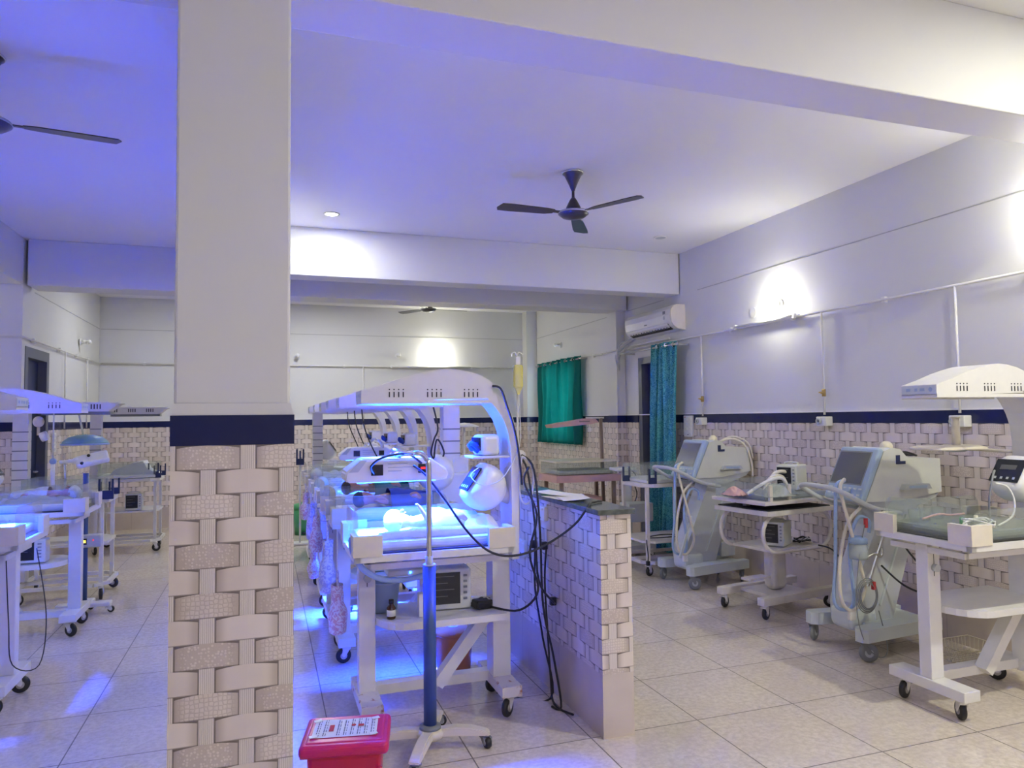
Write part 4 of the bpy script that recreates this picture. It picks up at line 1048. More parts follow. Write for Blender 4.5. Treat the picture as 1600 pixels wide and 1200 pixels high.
ob('drip_line', B().tube([(0, 0, -.10), (.003, -.01, -.2), (0, -.02, -.35), (-.05, -.05, -.46), (-.14, -.08, -.56), (-.25, -.10, -.575), (-.29, -.05, -.53), (-.24, -.03, -.49)], .0028, seg=6), 'cablew', t)
t = thing('white_tube_loop', 'white tube looped beside the post of the nearest arched warmer', 'tube', (1.35, 3.70, 1.2))
ob('tube', B().tube([(-.02, 0, .15), (.03, 0, .10), (.035, 0, -.02), (.01, 0, -.10), (-.03, 0, -.09), (-.045, 0, .0), (-.03, 0, .13)], .005, closed=True), 'cablew', t)

# ------------------------------------------------------------------ babies, bedding
def baby(label, loc, rz, sc=1.0, wrap=None, pose=0, hat=None, group=None, hair=True):
    t = thing('baby', label, 'baby', loc, rz)
    V, E_, R = [], [], []
    def add(p, r, par=None):
        V.append(p); R.append(r)
        if par is not None: E_.append((par, len(V) - 1))
        return len(V) - 1
    pel = add((.235, 0, .045), .042); bel = add((.18, 0, .052), .050, pel); ch = add((.12, 0, .055), .048, bel)
    nk = add((.072, 0, .052), .024, ch); h1 = add((.045, 0, .058), .036, nk); h2 = add((.005, 0, .062), .054, h1); h3 = add((-.045, 0, .058), .040, h2)
    for s in (-1, 1):
        hp = add((.262, s * .035, .045), .028, pel); kn = add((.325, s * .085, .085 if s < 0 else .06), .021, hp); an = add((.375, s * .045, .028), .014, kn)
        hl = add((.392, s * .045, .024), .013, an); add((.400, s * .055, .055), .009, hl)
        sh = add((.102, s * .052, .058), .022, ch); up = pose and s < 0
        el = add((.135, s * .105, .045 if not up else .07), .016, sh); wr = add((.085, s * .135, .05) if not up else (.10, s * .10, .125), .0105, el)
        pm = add((.065, s * .14, .052) if not up else (.09, s * .092, .145), .012, wr)
        for k in range(5):
            a = (k - 2) * .35
            b0 = V[pm]; d = .019 if k not in (0,) else .013
            f1 = add((b0[0] - d * math.cos(a) * .6, b0[1] + s * .010 * math.sin(a) * 1.2, b0[2] + d * .5), .0035, pm)
            add((b0[0] - d * math.cos(a), b0[1] + s * .016 * math.sin(a), b0[2] + d * .35), .003, f1)
    me = D.meshes.new('body'); me.from_pydata(V, E_, []); me.materials.append(M['skin'])
    o = D.objects.new('body', me); COL.objects.link(o); o.parent = t
    sk = o.modifiers.new('skin', 'SKIN'); sk.use_smooth_shade = True
    sv = me.skin_vertices[0].data
    for i, r in enumerate(R): sv[i].radius = (r, r); 
    sv[0].use_root = True
    ss = o.modifiers.new('sub', 'SUBSURF'); ss.levels = 2; ss.render_levels = 2
    # face looks up (+z), crown towards -x
    for s in (-1, 1):
        part('eye', ('beye', s), lambda b: b.ball((.012, s * .018, .111), .008, (.7, 1.2, .5)), 'hair', t)
        part('ear', ('bear', s), lambda b: b.ball((.002, s * .053, .058), .012, (1, .4, .9)), 'skin', t)
    part('nose', 'bnose', lambda b: b.ball((.024, 0, .116), .007, (1.3, 1, .9)), 'skin', t)
    part('mouth', 'bmouth', lambda b: b.ball((.040, 0, .103), .008, (.5, 1.3, .4)), 'inkred', t)
    if hat: part('cap', ('bhat', hat), lambda b: b.ball((-.022, 0, .062), .062, (.85, 1.0, .98)), hat, t)
    elif hair: part('hair', 'bhair', lambda b: b.ball((-.024, 0, .056), .056, (.75, .96, .92)), 'hair', t)
    part('nappy', 'bnap', lambda b: b.ball((.235, 0, .046), .056, (.85, 1.05, .95)), 'sheet', t)
    if wrap:
        def wr_(b):
            def f(u, v):
                x = .16 + .27 * u; a = -.25 * PI + v * 1.5 * PI; w = .105 * (1 - .35 * u * u); hh = .085 * (1 - .35 * u)
                n = noise.noise(Vector((u * 5, v * 5, 3))) * .014
                return (x, -math.cos(a) * (w + n), max(.002, .035 + math.sin(a) * (hh + n)))
            b.grid(f, 14, 18)
        o2 = part('wrap', ('bwrap', wrap), wr_, wrap, t)
    t.scale = (sc, sc, sc)
    return t
def rumple(name, label, cat, loc, dx, dy, amp, matk, seed=0, base=.0, freq=6.0, group=None, rz=0.0, dome=0.0):
    def f(u, v):
        x = (u - .5) * dx; y = (v - .5) * dy
        n = noise.fractal(Vector((x * freq + seed, y * freq, seed * 1.7)), 1.0, 2.0, 3) * amp
        e = min(u, 1 - u, v, 1 - v) * 6; e = min(1, e)
        j = noise.noise(Vector((u * 4, v * 4, seed + 9))) * .02
        return (x + j, y + j, base + max(0.001, (abs(n) + dome * (1 - (2 * u - 1) ** 2) * (1 - (2 * v - 1) ** 2)) * e))
    o = ob(name, B().grid(f, 34, 26), matk, None, loc, (0, 0, rz), mods='solid')
    return tag(o, label, cat, group)
ZM = .885 + .086
rumple('bed_sheet', 'white sheet spread on the nearest mattress under the blue light', 'sheet', (.80, 3.78, ZM - .012), .66, .44, .012, 'sheet', 2)
baby('baby lying on its back under blue light on the nearest warmer', (.66, 3.80, ZM - .004), .06, 1.0, wrap='sheet', pose=1, hair=False, hat='sheet')
rumple('blue_cloth', 'bunched blue cloth past the feet of the baby on the nearest warmer', 'cloth', (1.02, 3.84, ZM - .01), .13, .20, .05, 'bluecloth', 4, dome=.085)
tag(ob('rolled_towel', B().tube([(.53, 3.60, ZM + .012), (.70, 3.585, ZM + .022), (.90, 3.59, ZM + .02), (1.10, 3.60, ZM + .012)], [.020, .026, .024, .018], seg=12), 'sheet'), 'white rolled towel along the near side of the nearest mattress', 'towel')
rumple('folded_blanket', 'white blanket bunched at the post end of the nearest mattress', 'blanket', (1.10, 3.76, ZM - .01), .22, .36, .05, 'sheet', 5, dome=.045)
baby('baby with dark blue wrap lying on the second warmer of the middle row', (.62, 4.90, ZM), .05, 1.05, wrap='bluecloth')
rumple('bed_sheet', 'pale crumpled sheet under the baby on the second warmer', 'sheet', (.78, 4.92, ZM - .012), .66, .42, .022, 'sheet', 11)
baby('baby under a teal cloth on the third warmer of the middle row', (.62, 5.68, ZM + .01), .1, 1.05, wrap='tealcloth', pose=1)
rumple('teal_cloth', 'crumpled teal surgical cloth on the fourth warmer of the middle row', 'cloth', (.84, 6.42, ZM - .012), .50, .40, .06, 'tealcloth', 14, dome=.05)
rumple('bed_sheet', 'pale rumpled sheet on the third warmer of the middle row', 'sheet', (.76, 5.70, ZM - .012), .62, .44, .03, 'woolc', 17)
rumple('blue_cloth', 'bunched royal blue cloth at the post end of the third warmer', 'cloth', (1.02, 5.60, ZM - .01), .24, .26, .05, 'bluecloth', 18, dome=.05)
rumple('folded_blanket', 'grey-white blanket heaped on the fifth warmer of the middle row', 'blanket', (.80, 7.25, ZM - .012), .56, .40, .06, 'woolc', 21, dome=.04)
rumple('folded_blanket', 'pale blanket heaped on the farthest warmer of the middle row', 'blanket', (.80, 8.15, ZM - .012), .56, .40, .06, 'woolc', 24, dome=.03)
rumple('bed_sheet', 'white sheet glowing blue on the left edge warmer', 'sheet', (-1.66, 4.84, ZM - .012), .64, .42, .03, 'sheet', 27, dome=.02)
rumple('plastic_covered_bedding', 'bedding under crinkled clear plastic on the second left warmer', 'bedding', (-1.64, 6.35, ZM - .012), .68, .46, .07, 'clearplastic', 31, dome=.05)
rumple('folded_blanket', 'pale lilac blanket on the second left warmer under the plastic', 'blanket', (-1.70, 6.35, ZM - .012), .50, .36, .03, 'woolc', 33, dome=.03)
baby('baby bundled in a pale cloth on the second left warmer', (-1.42, 6.40, ZM), PI, .9, wrap='woolc', hat='woolc')
# tented drape and things on the far left trolley
t = thing('tented_drape', 'white drape tented to a peak over the far left bassinet', 'drape', (-1.46, 9.96, .93))
ob('cloth', B().prism([(-.32, 0), (-.26, .07), (-.02, .155), (.05, .16), (.10, .06), (.22, .0)], -.17, .17, 'XZ'), 'sheet', t)
def oxi_head(label, loc, rz=0.0, tilt=.5, scr='bluecloth', s=1.0):
    t = thing('patient_monitor', label, 'monitor', loc, rz); t.scale = (s, s, s)
    part('housing', 'ohs', lambda b: b.box((0, 0, .05), (.10, .12, .10), bev=.022, seg=3), 'abs', t)
    part('display', 'ods', lambda b: b.box((-.052, 0, .055), (.006, .09, .06)), 'screen', t)
    part('probe_bundle', 'opb', lambda b: b.tube([(-.055, -.03, .02), (-.08, .0, .045), (-.06, .03, .03), (-.085, -.02, .06), (-.06, -.04, .035), (-.075, .03, .05)], .012), scr, t)
    return t
oxi_head('small white monitor with a dark cuff on the upper tray of the nearest warmer', (1.15, 3.80, 1.359), .15, s=1.15)
for (i, yy, lb) in ((0, 5.73, 'small white monitor on the post tray of the third warmer'), (1, 6.47, 'small white monitor on the post tray of the fourth warmer'), (2, 7.32, 'small white monitor on the post tray of the fifth warmer')):
    tr = tag(ob('post_tray', B().box((1.13, yy, 1.346), (.24, .20, .012)), 'pcoat'), 'small white tray under the monitor of the %s middle row warmer' % ('third', 'fourth', 'fifth')[i], 'tray')
    oxi_head(lb, (1.09 - .02 * i, yy, 1.352), .1)

# ------------------------------------------------------------------ monitors on shelves
def monitor(label, loc, rz=0.0, w=.22, h=.20, d=.12, screen='screen', body='ventw', s=1.0):
    t = thing('patient_monitor', label, 'monitor', loc, rz); t.scale = (s, s, s)
    part('housing', ('mh', w, h, d, body), lambda b: b.box((0, 0, h / 2 + .004), (w, d, h), bev=.012, seg=3), body, t)
    part('screen', ('ms', w, h, d), lambda b: b.b2((-w * .43, -d / 2 - .003, h * .16), (w * .24, -d / 2 + .002, h * .93)), screen, t)
    for i in range(5): part('side_button', ('mb', w, h, d), lambda b: b.box((w * .36, -d / 2 - .003, 0), (w * .09, .006, h * .055), bev=.002), 'grey', t, (0, 0, h * (.28 + i * .14)))
    part('screen_traces', ('mt', w, h, d), lambda b: [b.b2((-w * .38, -d / 2 - .0036, h * (.35 + i * .16)), (-w * .05 + (i % 2) * w * .15, -d / 2 - .003, h * (.36 + i * .16))) for i in range(4)], 'grey', t)
    part('carry_handle', ('mhd', w, h, d), lambda b: b.tube([(-w * .3, 0, h), (-w * .28, 0, h + .02), (w * .28, 0, h + .02), (w * .3, 0, h)], .007), body, t)
    return t
def cuff(label, loc, r=.05, matk='cable', seed=1, name='cable_bundle'):
    rnd = random.Random(seed); t = thing(name, label, 'cables', loc)
    for j in range(4):
        a0 = rnd.uniform(0, 6); pts = [((r * rnd.uniform(.5, 1.3)) * math.cos(a0 + k * 1.1), (r * rnd.uniform(.4, 1.0)) * math.sin(a0 + k * 1.1), .008 + rnd.uniform(0, r * .55)) for k in range(8)]
        ob('cable_loop', B().tube(pts, .0045 if j else .006, seg=6), matk if j < 3 else 'cablew', t)
    return t
monitor('patient monitor with dark screen on the shelf of the nearest warmer', (.94, 3.84, .542), -.08, w=.23, h=.215)
cuff('black cuff and tangled leads on the nearest warmer shelf right of the monitor', (1.12, 3.80, .542), .055, seed=3)
tag(ob('black_cuff', B().box((1.105, 3.76, .566), (.10, .07, .045), rot=(.1, .1, .3), bev=.012), 'black'), 'folded black pressure cuff on the nearest warmer shelf', 'cuff')
t = thing('medicine_bottle', 'small amber medicine bottle on the nearest warmer shelf', 'bottle', (.615, 3.74, .542))
ob('glass', B().lathe([(0, 0), (.021, 0), (.023, .006), (.023, .055), (.012, .070), (.011, .080), (0, .080)]), 'amber', t)
ob('bottle_label', B().lathe([(.0235, .014), (.0235, .046)]), 'paper', t); ob('cap', B().cyl((0, 0, .078), (0, 0, .096), .013), 'black', t)
tag(ob('white_carton', B().box((.775, 3.73, .601), (.045, .05, .118), bev=.003), 'paper'), 'upright white carton on the nearest warmer shelf beside the blue column', 'carton')
t = thing('plastic_basin', 'pale blue plastic tub on the left end of the nearest warmer shelf', 'tub', (.60, 3.92, .542))
ob('tub_wall', B().lathe([(0, .002), (.075, .002), (.09, .15), (.094, .15), (.094, .158), (.084, .158), (.070, .012), (0, .012)]), 'bluebin', t)
t = thing('device_tray', 'white device with small light under the front of the nearest bed', 'device', (.72, 3.95, .74))
ob('case', B().box((0, 0, 0), (.20, .16, .035), bev=.008), 'abs', t); ob('indicator_light', B().ball((.02, -.081, .0), .005), 'bled', t)
ob('underslung_bracket', B().b2((-.06, -.02, .0), (-.04, .02, .085)).b2((.06, -.02, 0), (.08, .02, .085)), 'pcoat', t)
t = thing('corrugated_hose', 'pale blue hose sagging under the front of the nearest bed', 'hose', (0, 0, 0))
ob('hose', B().tube([(.40, 3.60, .985), (.40, 3.57, .93), (.45, 3.56, .84), (.55, 3.60, .775), (.68, 3.64, .755), (.80, 3.66, .775), (.85, 3.70, .80)], .014, seg=12), 'hoseb', t)
for (x, y, z, lb) in ((.72, 4.95, .542, 'patient monitor on the shelf of the second middle row warmer'), (.70, 5.70, .542, 'patient monitor on the shelf of the third middle row warmer')):
    monitor(lb, (x, y, z), 0, w=.20, h=.18)
monitor('patient monitor with dark blue screen on the shelf of the second left warmer', (-1.66, 6.20, .542), 0, w=.28, h=.17, s=1.0)
monitor('patient monitor on the middle shelf of the far left trolley', (-1.50, 9.78, .502), 0, w=.19, h=.20)
cuff('tangled dark leads on the middle shelf of the third left trolley', (-1.55, 7.45, .502), .09, seed=8)
monitor('patient monitor standing on the mattress end of the pedestal cot', (4.07, 4.84, .952), -1.1, w=.17, h=.20, d=.21, s=1.0)
monitor('patient monitor on the shelf of the pedestal cot inside the oval tubes', (3.86, 4.78, .527), -1.0, w=.17, h=.19, d=.19)
cuff('black tangled leads beside the monitor on the pedestal cot shelf', (4.10, 4.78, .527), .075, seed=12)

# ------------------------------------------------------------------ contents of the pedestal cot, right warmer
rumple('pink_cloth', 'small pink cloth bundle at the left end of the pedestal cot', 'cloth', (3.47, 4.78, .945), .14, .17, .05, 'pink', 41, dome=.06)
rumple('grey_cloth', 'blue-grey folded cloth in the middle of the pedestal cot', 'cloth', (3.86, 4.72, .945), .20, .24, .04, 'pad', 43, dome=.07)
rumple('clear_wrap', 'crumpled clear plastic wrap on the pedestal cot', 'plastic wrap', (3.70, 4.62, .945), .26, .24, .08, 'clearplastic', 45, dome=.06)
t = thing('breathing_hoses', 'pair of white corrugated hoses arching over the pedestal cot', 'hose', (3.80, 4.72, .95))
ob('hose', B().tube([(-.18, -.10, .02), (-.10, -.08, .12), (.02, -.06, .13), (.07, -.06, .06), (.10, -.06, .01)], .015, seg=10), 'hosew', t)
ob('hose', B().tube([(-.02, .06, .03), (.06, .07, .14), (.18, .08, .15), (.27, .08, .08)], .015, seg=10), 'hosew', t)
ob('hose', B().tube([(-.30, -.06, .01), (-.22, -.08, .06), (-.12, -.10, .11), (-.02, -.12, .12), (.04, -.12, .03)], .013, seg=10), 'cablew', t)
tag(ob('power_cable', B().tube([(4.12, 4.62, .535), (4.20, 4.55, .50), (4.24, 4.44, .36), (4.30, 4.36, .20), (4.36, 4.28, .06), (4.30, 4.20, .012)], .006), 'cable'), 'black cable falling from the pedestal cot shelf to the floor', 'cable')
t = thing('lamp_dish', 'cream double dish lamp on an upright neck behind the right edge warmer', 'lamp', (3.80, 3.18, 1.36))
ob('dish', B().lathe([(0, .012), (.10, .010), (.135, .0), (.14, -.012), (.125, -.014), (0, -.010)], c=(-.09, 0, 0)).lathe([(0, .012), (.10, .010), (.135, .0), (.14, -.012), (.125, -.014), (0, -.010)], c=(.10, 0, 0)), 'cream', t)
ob('lens', B().lathe([(0, -.03), (.05, -.028), (.075, -.012), (0, -.012)], c=(.06, 0, 0)), 'lgrey', t)
ob('neck', B().cyl((.07, 0, .0), (.07, 0, .17), .022).cyl((.07, 0, .17), (.07, 0, .18), .026), 'cream', t)
ob('support_arm', B().tube([(.14, 0, -.012), (.24, -.04, -.02), (.34, -.14, -.03)], .010), 'cream', t)
cuff('tangle of thin white leads on the near corner of the right edge warmer', (3.42, 2.70, ZM + .0), .08, 'cablew', seed=21)
tag(ob('gooseneck_tube', B().tube([(3.55, 2.74, ZM), (3.52, 2.72, 1.10), (3.55, 2.72, 1.22), (3.62, 2.76, 1.255), (3.66, 2.80, 1.24)], .005), 'grey'), 'thin grey cable rising from the right warmer bed to its panel', 'cable')
tag(ob('gooseneck_tube', B().tube([(3.60, 2.74, ZM), (3.68, 2.72, 1.02), (3.70, 2.72, 1.10), (3.68, 2.74, 1.17), (3.62, 2.76, 1.19)], .005), 'cablew'), 'thin white cable looping on the right warmer bed', 'cable')
for i, (x, y, mk, lb) in enumerate(((3.47, 2.84, 'green', 'small green stopper among the leads on the right edge warmer'), (3.60, 2.86, 'cream', 'small cream vial among the leads on the right edge warmer'))):
    tag(ob('vial', B().cyl((x, y, ZM - .005), (x, y, ZM + .04), .010), mk), lb, 'vial')
for i, (x, y) in enumerate(((3.36, 3.03), (3.46, 3.05), (3.56, 3.06))):
    t = thing('clear_vial_rack', ('leftmost', 'middle', 'rightmost')[i] + ' of three clear plastic cups along the far wall of the right warmer bed', 'cup', (x, y, ZM - .005))
    ob('cup', B().lathe([(0, 0), (.025, 0), (.032, .07), (.030, .07), (.023, .004), (0, .004)]), 'acrylg', t)
tag(ob('plastic_tubing', B().tube([(3.36, 2.98, ZM + .02), (3.46, 2.97, ZM + .04), (3.56, 2.98, ZM + .03), (3.64, 2.96, ZM + .035)], .006), 'pink'), 'pinkish tubing lying along the back of the right warmer bed', 'tubing')
tag(ob('green_hose', B().tube([(3.74, 3.62, .94), (3.86, 3.55, .70), (3.94, 3.45, .52), (3.84, 3.40, .46), (3.74, 3.47, .50), (3.70, 3.60, .60)], .006), 'cable'), 'dark hose hanging between the near ventilator and the right edge warmer', 'hose')

# ------------------------------------------------------------------ bins
t = thing('red_waste_bin', 'red waste bin with a printed notice taped to its magenta lid', 'waste bin', (.31, 2.955, 0), -.20)
ob('bin_body', B().box((0, 0, .15), (.25, .22, .30), bev=.02, seg=3, taper=(1.12, 1.12)), 'red', t)
ob('lid_rim', B().box((0, 0, .318), (.335, .285, .050), bev=.020, seg=4), 'pinkred', t)
ld = ob('lid', B().box((0, 0, .338), (.29, .24, .018), bev=.008, seg=3), 'pinkred', t)
ob('hinge', B().box((-.160, -.02, .285), (.02, .12, .03), bev=.004), 'pinkred', t)
ob('bin_handle', B().tube([(-.135, -.13, .25), (-.05, -.155, .19), (.02, -.15, .15), (.10, -.155, .10), (.135, -.13, .25)], .008), 'red', t)
def notice(b):
    b.grid(lambda u, v: ((u - .5) * .245, (v - .5) * .165, .3495 + .002 * math.sin(u * 9) * math.sin(v * 7)), 12, 8)
nt_ = ob('notice', B() if False else (lambda b: (notice(b), b)[1])(B()), 'paper', t, (-.005, 0, 0))
def lines(b):
    rr = random.Random(4)
    for col in range(9):
        x = -.108 + col * .026
        if col == 2: continue
        y = -.072
        while y < .066:
            l = rr.uniform(.010, .032)
            b.b2((x, y, .3522), (x + .0035, min(y + l, .072), .3528)); b.b2((x + .009, y, .3522), (x + .0115, min(y + l * .7, .072), .3528)); y += l + .006
ob('printed_text', (lambda b: (lines(b), b)[1])(B()), 'ink', nt_)
ob('red_box', B().b2((-.062, -.035, .3524), (-.044, .022, .3532)), 'inkred', nt_)
ob('red_emblem', B().cyl((.030, .012, .3524), (.030, .012, .3532), .009, seg=14).b2((.048, .000, .3524), (.070, .018, .3532)), 'inkred', nt_)
for (a, c_) in ((-.115, -.075), (.112, .07), (.112, -.075), (-.115, .07)): ob('tape', B().box((a, c_, .3530), (.030, .022, .0012), rot=(0, 0, .4)), 'trimw', nt_)
t = thing('brown_bin', 'glossy orange-brown lidded bin on the floor under the nearest warmer', 'waste bin', (1.10, 4.36, 0))
ob('bin_body', B().lathe([(0, 0), (.100, 0), (.116, .245), (.116, .255), (0, .255)], seg=36), 'orange', t)
ob('lid', B().lathe([(.121, .245), (.124, .262), (.116, .275), (.05, .298), (0, .30)], seg=36), 'orange', t)
ob('lid_emblem', B().lathe([(0, .0), (.032, .0), (.036, -.003)], c=(-.01, -.02, .300)), 'paper', t)
ob('emblem_centre', B().lathe([(.012, .0), (.026, .0)], c=(-.01, -.02, .3012)), 'bluecloth', t)
t = thing('green_bin', 'green lidded bin on the floor near the far wall beside the column', 'waste bin', (.50, 10.4, 0))
ob('bin_body', B().lathe([(0, 0), (.115, 0), (.145, .36), (0, .36)], seg=30), 'green', t)
ob('lid', B().lathe([(.152, .35), (.155, .38), (.13, .41), (.04, .435), (0, .436)], seg=30), 'green', t)
ob('pedal', B().box((0, -.14, .03), (.06, .05, .015)), 'black', t)

# ------------------------------------------------------------------ carrier bags hung on the bed ends
def carrier_bag(label, loc, w=.14, h=.30, matk='bagprint', seed=1):
    t = thing('carrier_bag', label, 'bag', loc)
    def f(u, v):
        a = u * 2 * PI; zz = -h + (h * .78) * v
        prof = math.sin(min(1, v * 1.25 + .22) * PI * .86) ** .6
        r = w / 2 * prof * (1 + .22 * noise.noise(Vector((math.cos(a) * 1.6 + seed, math.sin(a) * 1.6, v * 4))))
        return (r * math.cos(a) * .62, r * math.sin(a), zz)
    ob('pouch', B().grid(f, 24, 16), matk, t)
    for s in (-1, 1): ob('strap', B().tube([(0, s * w * .17, -h * .24), (0, s * w * .09, -h * .1), (0, 0, .0)], .006, seg=6), 'baglil', t)
    return t
carrier_bag('white and pink printed carrier bag hanging lowest by the nearest warmer left leg', (.375, 4.06, .74), .17, .33, 'bagprint', 2)
carrier_bag('lilac carrier bag tied to the left end of the second middle row warmer', (.375, 4.72, .90), .17, .42, 'baglil', 5)
carrier_bag('pink carrier bag hanging from the third middle row bed end', (.365, 5.62, .92), .15, .34, 'bagprint', 7)
carrier_bag('white carrier bag with red print low at the third middle row bed end', (.365, 5.95, .62), .15, .30, 'bagprint', 9)
carrier_bag('pale carrier bag hanging from the fourth middle row bed end', (.365, 6.30, .95), .14, .38, 'baglil', 11)
carrier_bag('pink and white carrier bag at the far end of the middle row beds', (.37, 7.25, .95), .15, .34, 'bagprint', 13)
for (x, y, lb) in ((.345, 5.05, 'second'), (.345, 5.78, 'third'), (.345, 6.55, 'fourth')):
    tag(ob('bed_end_hook', B().tube([(x + .05, y - .14, .90), (x, y - .14, .905), (x - .005, y - .14, .93)], .005), 'steel'), 'steel hook on the bed end of the %s middle row warmer' % lb, 'hook')
for i, (x, y, z, k) in enumerate(((.44, 5.50, ZM + .05, 'woolc'), (.45, 6.28, ZM + .06, 'clearplastic'), (.46, 7.05, ZM + .08, 'clearplastic'))):
    tag(ob('crumpled_plastic', B().ball((0, 0, 0), .075, (.8, 1.1, .8), seg=20), k, None, (x, y, z)), ('pale crumpled bundle at the foot of the third warmer bed', 'clear crumpled plastic at the foot of the fourth warmer bed', 'clear crumpled plastic at the foot of the fifth warmer bed')[i], 'bundle')
t = thing('holder_stand', 'slim white stand with a navy fork holder beside the tiled column near the far wall', 'stand', (.42, 9.55, 0))
ob('pole', B().cyl((0, 0, .02), (0, 0, 1.0), .012), 'pcoat', t); ob('foot', B().box((0, 0, .015), (.22, .22, .02)), 'pcoat', t)
ob('fork_holder', B().b2((-.05, -.015, 1.0), (.05, .015, 1.08)).b2((-.05, -.012, 1.08), (-.03, .012, 1.2)).b2((.03, -.012, 1.08), (.05, .012, 1.2)).b2((-.01, -.012, 1.08), (.01, .012, 1.18)), 'holder', t)
t = thing('white_cup', 'white plastic jug behind the baby on the second warmer bed', 'jug', (1.08, 4.98, ZM - .01))
ob('jug_body', B().lathe([(0, 0), (.038, 0), (.045, .11), (.041, .11), (.034, .006), (0, .006)]), 'abs', t); ob('jug_handle', B().tube([(.044, 0, .09), (.07, 0, .08), (.066, 0, .04), (.04, 0, .03)], .005), 'abs', t)

# ------------------------------------------------------------------ cables
CX = 1.545
def cab(name, pts, label, r=.006, plug=None):
    t = thing(name, label, 'cable', (0, 0, 0)); ob('cord', B().tube(pts, r, seg=8), 'cable', t)
    if plug: ob('plug', B().box(plug, (.035, .03, .045), bev=.006), 'cable', t)
cab('lamp_cable', [(.72, 3.665, 1.325), (.78, 3.63, 1.27), (.86, 3.56, 1.15), (.95, 3.46, 1.00), (1.05, 3.40, .905), (1.18, 3.38, .885), (1.34, 3.38, .93), (1.48, 3.36, 1.02), (1.56, 3.36, 1.112), (1.62, 3.46, 1.113), (1.70, 3.50, 1.112)], 'long black cable sagging from the phototherapy head onto the granite ledge')
cab('short_head_cable', [(.52, 3.668, 1.29), (.50, 3.63, 1.33), (.56, 3.60, 1.375), (.68, 3.62, 1.385), (.76, 3.66, 1.335)], 'short black cable arched over the front of the phototherapy head')
cab('power_cable', [(1.335, 3.62, 1.30), (1.30, 3.60, 1.22), (1.36, 3.58, 1.05), (1.31, 3.56, .85), (1.35, 3.55, .66), (1.27, 3.62, .55), (1.15, 3.74, .55)], 'black cable wandering down the post of the nearest warmer to its shelf')
cab('power_cable', [(1.322, 3.715, 1.345), (1.352, 3.69, 1.27), (1.37, 3.64, 1.0), (1.38, 3.62, .7), (1.50, 3.72, .55), (CX, 3.80, .52)], 'straight black cable dropping left of the partition to the lower plug', plug=(CX - .012, 3.80, .53))
cab('power_cable', [(1.325, 3.712, 1.36), (1.385, 3.68, 1.28), (1.40, 3.64, .95), (1.42, 3.66, .55), (1.50, 3.72, .25), (1.50, 3.62, .02), (1.46, 3.66, .012)], 'black cable running to the floor at the foot of the partition')
cab('power_cable', [(CX, 3.92, .80), (CX - .02, 3.90, .62), (CX - .03, 3.84, .35), (CX - .04, 3.78, .12), (CX - .06, 3.68, .012), (CX - .02, 3.52, .012)], 'black cable from the upper plug on the partition down to the floor', plug=(CX - .012, 3.92, .82))
cab('power_cable', [(CX, 4.10, .80), (CX - .02, 4.06, .55), (CX - .03, 3.92, .30), (CX - .05, 3.76, .012), (CX - .30, 3.95, .012)], 'black cable from the farther plug behind the others on the partition', plug=(CX - .012, 4.10, .80))
cab('trolley_cable', [(3.60, 6.38, .355), (3.75, 6.32, .36), (4.0, 6.36, .36), (3.85, 6.48, .36), (3.62, 6.40, .36), (3.52, 6.26, .34), (3.50, 6.20, .22), (3.49, 6.19, .17)], 'black cable on the lower shelf of the bassinet trolley with its plug hanging', plug=(3.49, 6.19, .15))
cab('left_cable', [(-1.33, 4.62, .85), (-1.30, 4.58, .5), (-1.27, 4.55, .28), (-1.16, 4.60, .25), (-1.15, 4.68, .5), (-1.22, 4.75, .86)], 'thin cable loop hanging by the left edge warmer leg', r=.003)
cab('post_cable', [(1.10, 4.90, 1.66), (1.13, 4.88, 1.50), (1.10, 4.87, 1.42), (1.08, 4.87, 1.32), (1.13, 4.87, 1.27), (1.17, 4.87, 1.33), (1.12, 4.87, 1.42), (1.10, 4.87, 1.25), (1.14, 4.87, 1.12)], 'black cable coiled on the ruled straight post of the second warmer')
for i, yy in enumerate((5.45, 6.2, 7.05)):
    cab('hood_cable', [(.70 + .03 * i, yy + .16, 1.655), (.72 + .03 * i, yy + .14, 1.5), (.80 + .03 * i, yy + .12, 1.3), (.92, yy + .12, 1.12)], 'thin dark cable dropping from the hood of the %s middle row warmer' % ('third', 'fourth', 'fifth')[i], r=.005)

# ------------------------------------------------------------------ paper, cloth on the granite
for i, (x, y, r) in enumerate(((1.60, 3.80, .12), (1.62, 3.70, -.22), (1.615, 3.92, .5))):
    tag(ob('paper_sheet', B().grid(lambda u, v: ((u - .5) * .15, (v - .5) * .24, .001 + .012 * (u * u if i < 2 else v * v)), 6, 6), 'paper', None, (x, y, 1.1065 + i * .004), (0, 0, r), mods=None), ('lowest white paper sheet on the granite ledge', 'nearest white paper sheet on the granite ledge', 'topmost farther white paper sheet on the granite ledge')[i], 'paper')
rumple('green_cloth', 'small dark green cloth on the granite ledge behind the papers', 'cloth', (1.63, 4.22, 1.106), .13, .22, .014, 'tealcloth', 51, dome=.01)
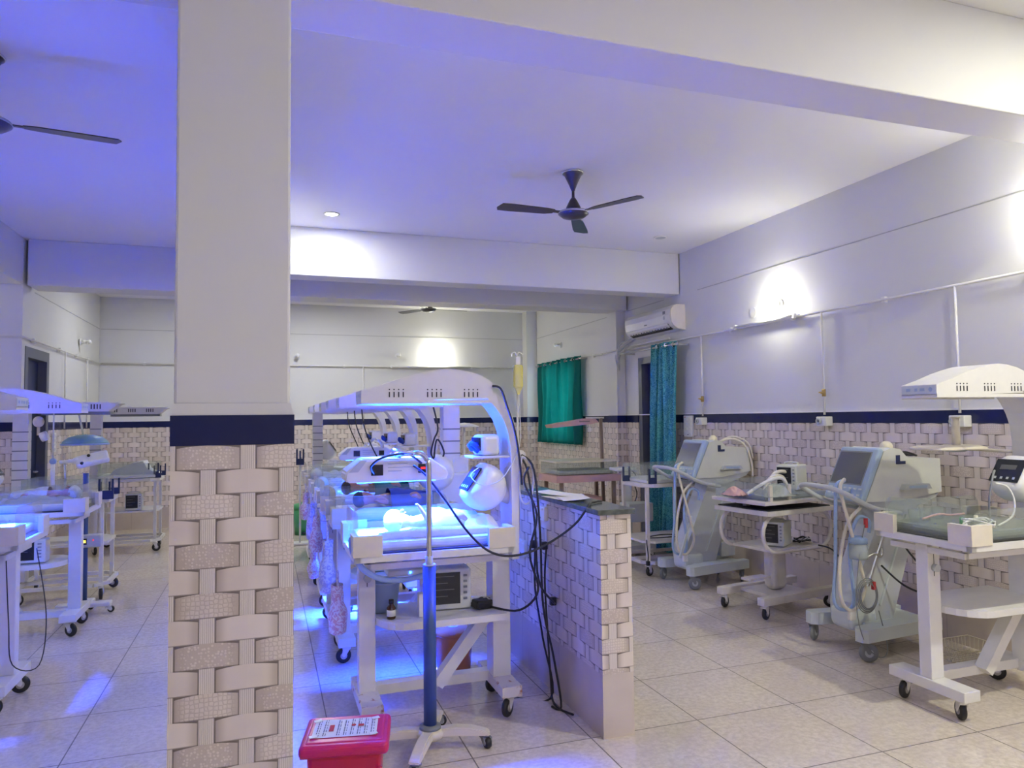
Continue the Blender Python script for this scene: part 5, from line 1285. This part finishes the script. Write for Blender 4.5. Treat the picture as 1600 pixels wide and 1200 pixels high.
# ------------------------------------------------------------------ left side devices
t = thing('infusion_pump', 'infusion pump with amber digits on a blue pole between the left trolleys', 'infusion pump', (-1.40, 6.78, 0))
ob('pole', B().cyl((0, 0, .09), (0, 0, 1.15), .022), 'bluepole', t)
ob('base', B().box((0, 0, .075), (.40, .10, .035), bev=.01).box((0, 0, .075), (.10, .36, .035), bev=.01), 'pcoat', t)
for a in ((-.18, 0), (.18, 0), (0, -.16), (0, .16)): caster(t, a[0], a[1], r=.026, top=.06)
ob('pump_case', B().box((.02, -.03, .60), (.22, .10, .10), bev=.01), 'lgrey', t)
ob('digit_window', B().b2((-.08, -.0825, .575), (.03, -.080, .625)), 'screen', t)
for i in range(4): ob('digit', B().b2((-.07 + i * .025, -.0835, .59), (-.053 + i * .025, -.0825, .61)), 'disp', t)
ob('status_lamp', B().ball((.075, -.081, .61), .006), 'dispr', t)
t = thing('blue_lamp_head', 'domed pale blue lamp head over the third left trolley', 'lamp', (-1.62, 7.80, 1.36))
ob('dome', B().lathe([(.20, 0), (.19, .03), (.14, .07), (.07, .09), (0, .095)], seg=28).lathe([(0, 0), (.20, 0)]), 'bluefan', t)
ob('lamp_rim', B().lathe([(.20, -.004), (.208, .004), (.20, .012)]), 'hoseb', t)
ob('arm', B().tube([(-.02, 0, .09), (-.04, 0, .20), (-.06, 0, .30)], .009), 'abs', t)
t = thing('white_lamp_head', 'white angular lamp head tilted over the third left trolley', 'lamp', (-1.46, 7.30, 1.24))
ob('shell', B().box((0, 0, 0), (.26, .20, .05), bev=.018, seg=3, rot=(.35, -.22, .2)), 'abs', t)
ob('joint', B().ball((-.13, 0, -.01), .03).cyl((-.13, 0, -.01), (-.26, .04, -.02), .016), 'abs', t)
ob('knob', B().ball((-.06, -.10, -.03), .016).ball((-.03, .0, .035), .014), 'black', t)
ob('stem', B().cyl((-.22, .03, -.02), (-.22, .06, -.30), .010), 'chrome', t)
t = thing('flow_meter', 'cream oxygen flow meter bottle on the post of the third left trolley', 'flow meter', (-1.90, 7.38, 1.58))
ob('bottle', B().ball((0, 0, 0), .045, (1, 1, 1.1)), 'cream', t); ob('cup', B().cyl((.02, 0, -.14), (.07, 0, -.12), .042), 'abs', t); ob('stem', B().cyl((0, 0, -.12), (0, 0, 0), .012), 'cream', t)
t = thing('drip_line_holder', 'white syringe tube with a blue cap hanging before the dark left door', 'tube', (-1.74, 7.20, 0))
ob('line', B().cyl((0, 0, 1.24), (0, 0, 1.66), .006), 'cablew', t); ob('cap', B().ball((0, 0, 1.235), .028), 'hoseb', t); ob('barrel', B().cyl((0, 0, .98), (0, 0, 1.22), .017), 'abs', t)
t = thing('drip_hook_bar', 'short bar holding the hanging syringe tube under the flat hood', 'bar', (-1.80, 7.20, 1.664)); ob('bar', B().b2((-.05, -.008, -.006), (.10, .30, .006)), 'steel', t)
for i, (x, y) in enumerate(((-1.28, 7.16), (-1.24, 9.72))):
    t = thing('suction_cup_set', ('navy fork holder with a clear cup on the near corner of the third left trolley', 'navy fork holder on the near corner of the far left trolley')[i], 'holder', (x - .06, y + .1, .885))
    ob('fork', B().b2((-.06, -.015, 0), (.06, .015, .075)).b2((-.06, -.012, .07), (-.045, .012, .18)).b2((.045, -.012, .07), (.06, .012, .18)), 'holder', t)

t = thing('dish_lamp', 'small white dish lamp on a thin stand behind the ruled straight post', 'lamp', (1.50, 5.55, 0))
ob('pole', B().cyl((0, 0, .03), (0, 0, 1.50), .008), 'pcoat', t); ob('foot', B().lathe([(0, 0), (.14, 0), (.13, .025), (.02, .04), (0, .04)]), 'pcoat', t)
ob('dish', B().lathe([(0, .03), (.06, .022), (.12, 0), (.115, -.006), (0, -.004)], c=(0, 0, 1.50)), 'abs', t)
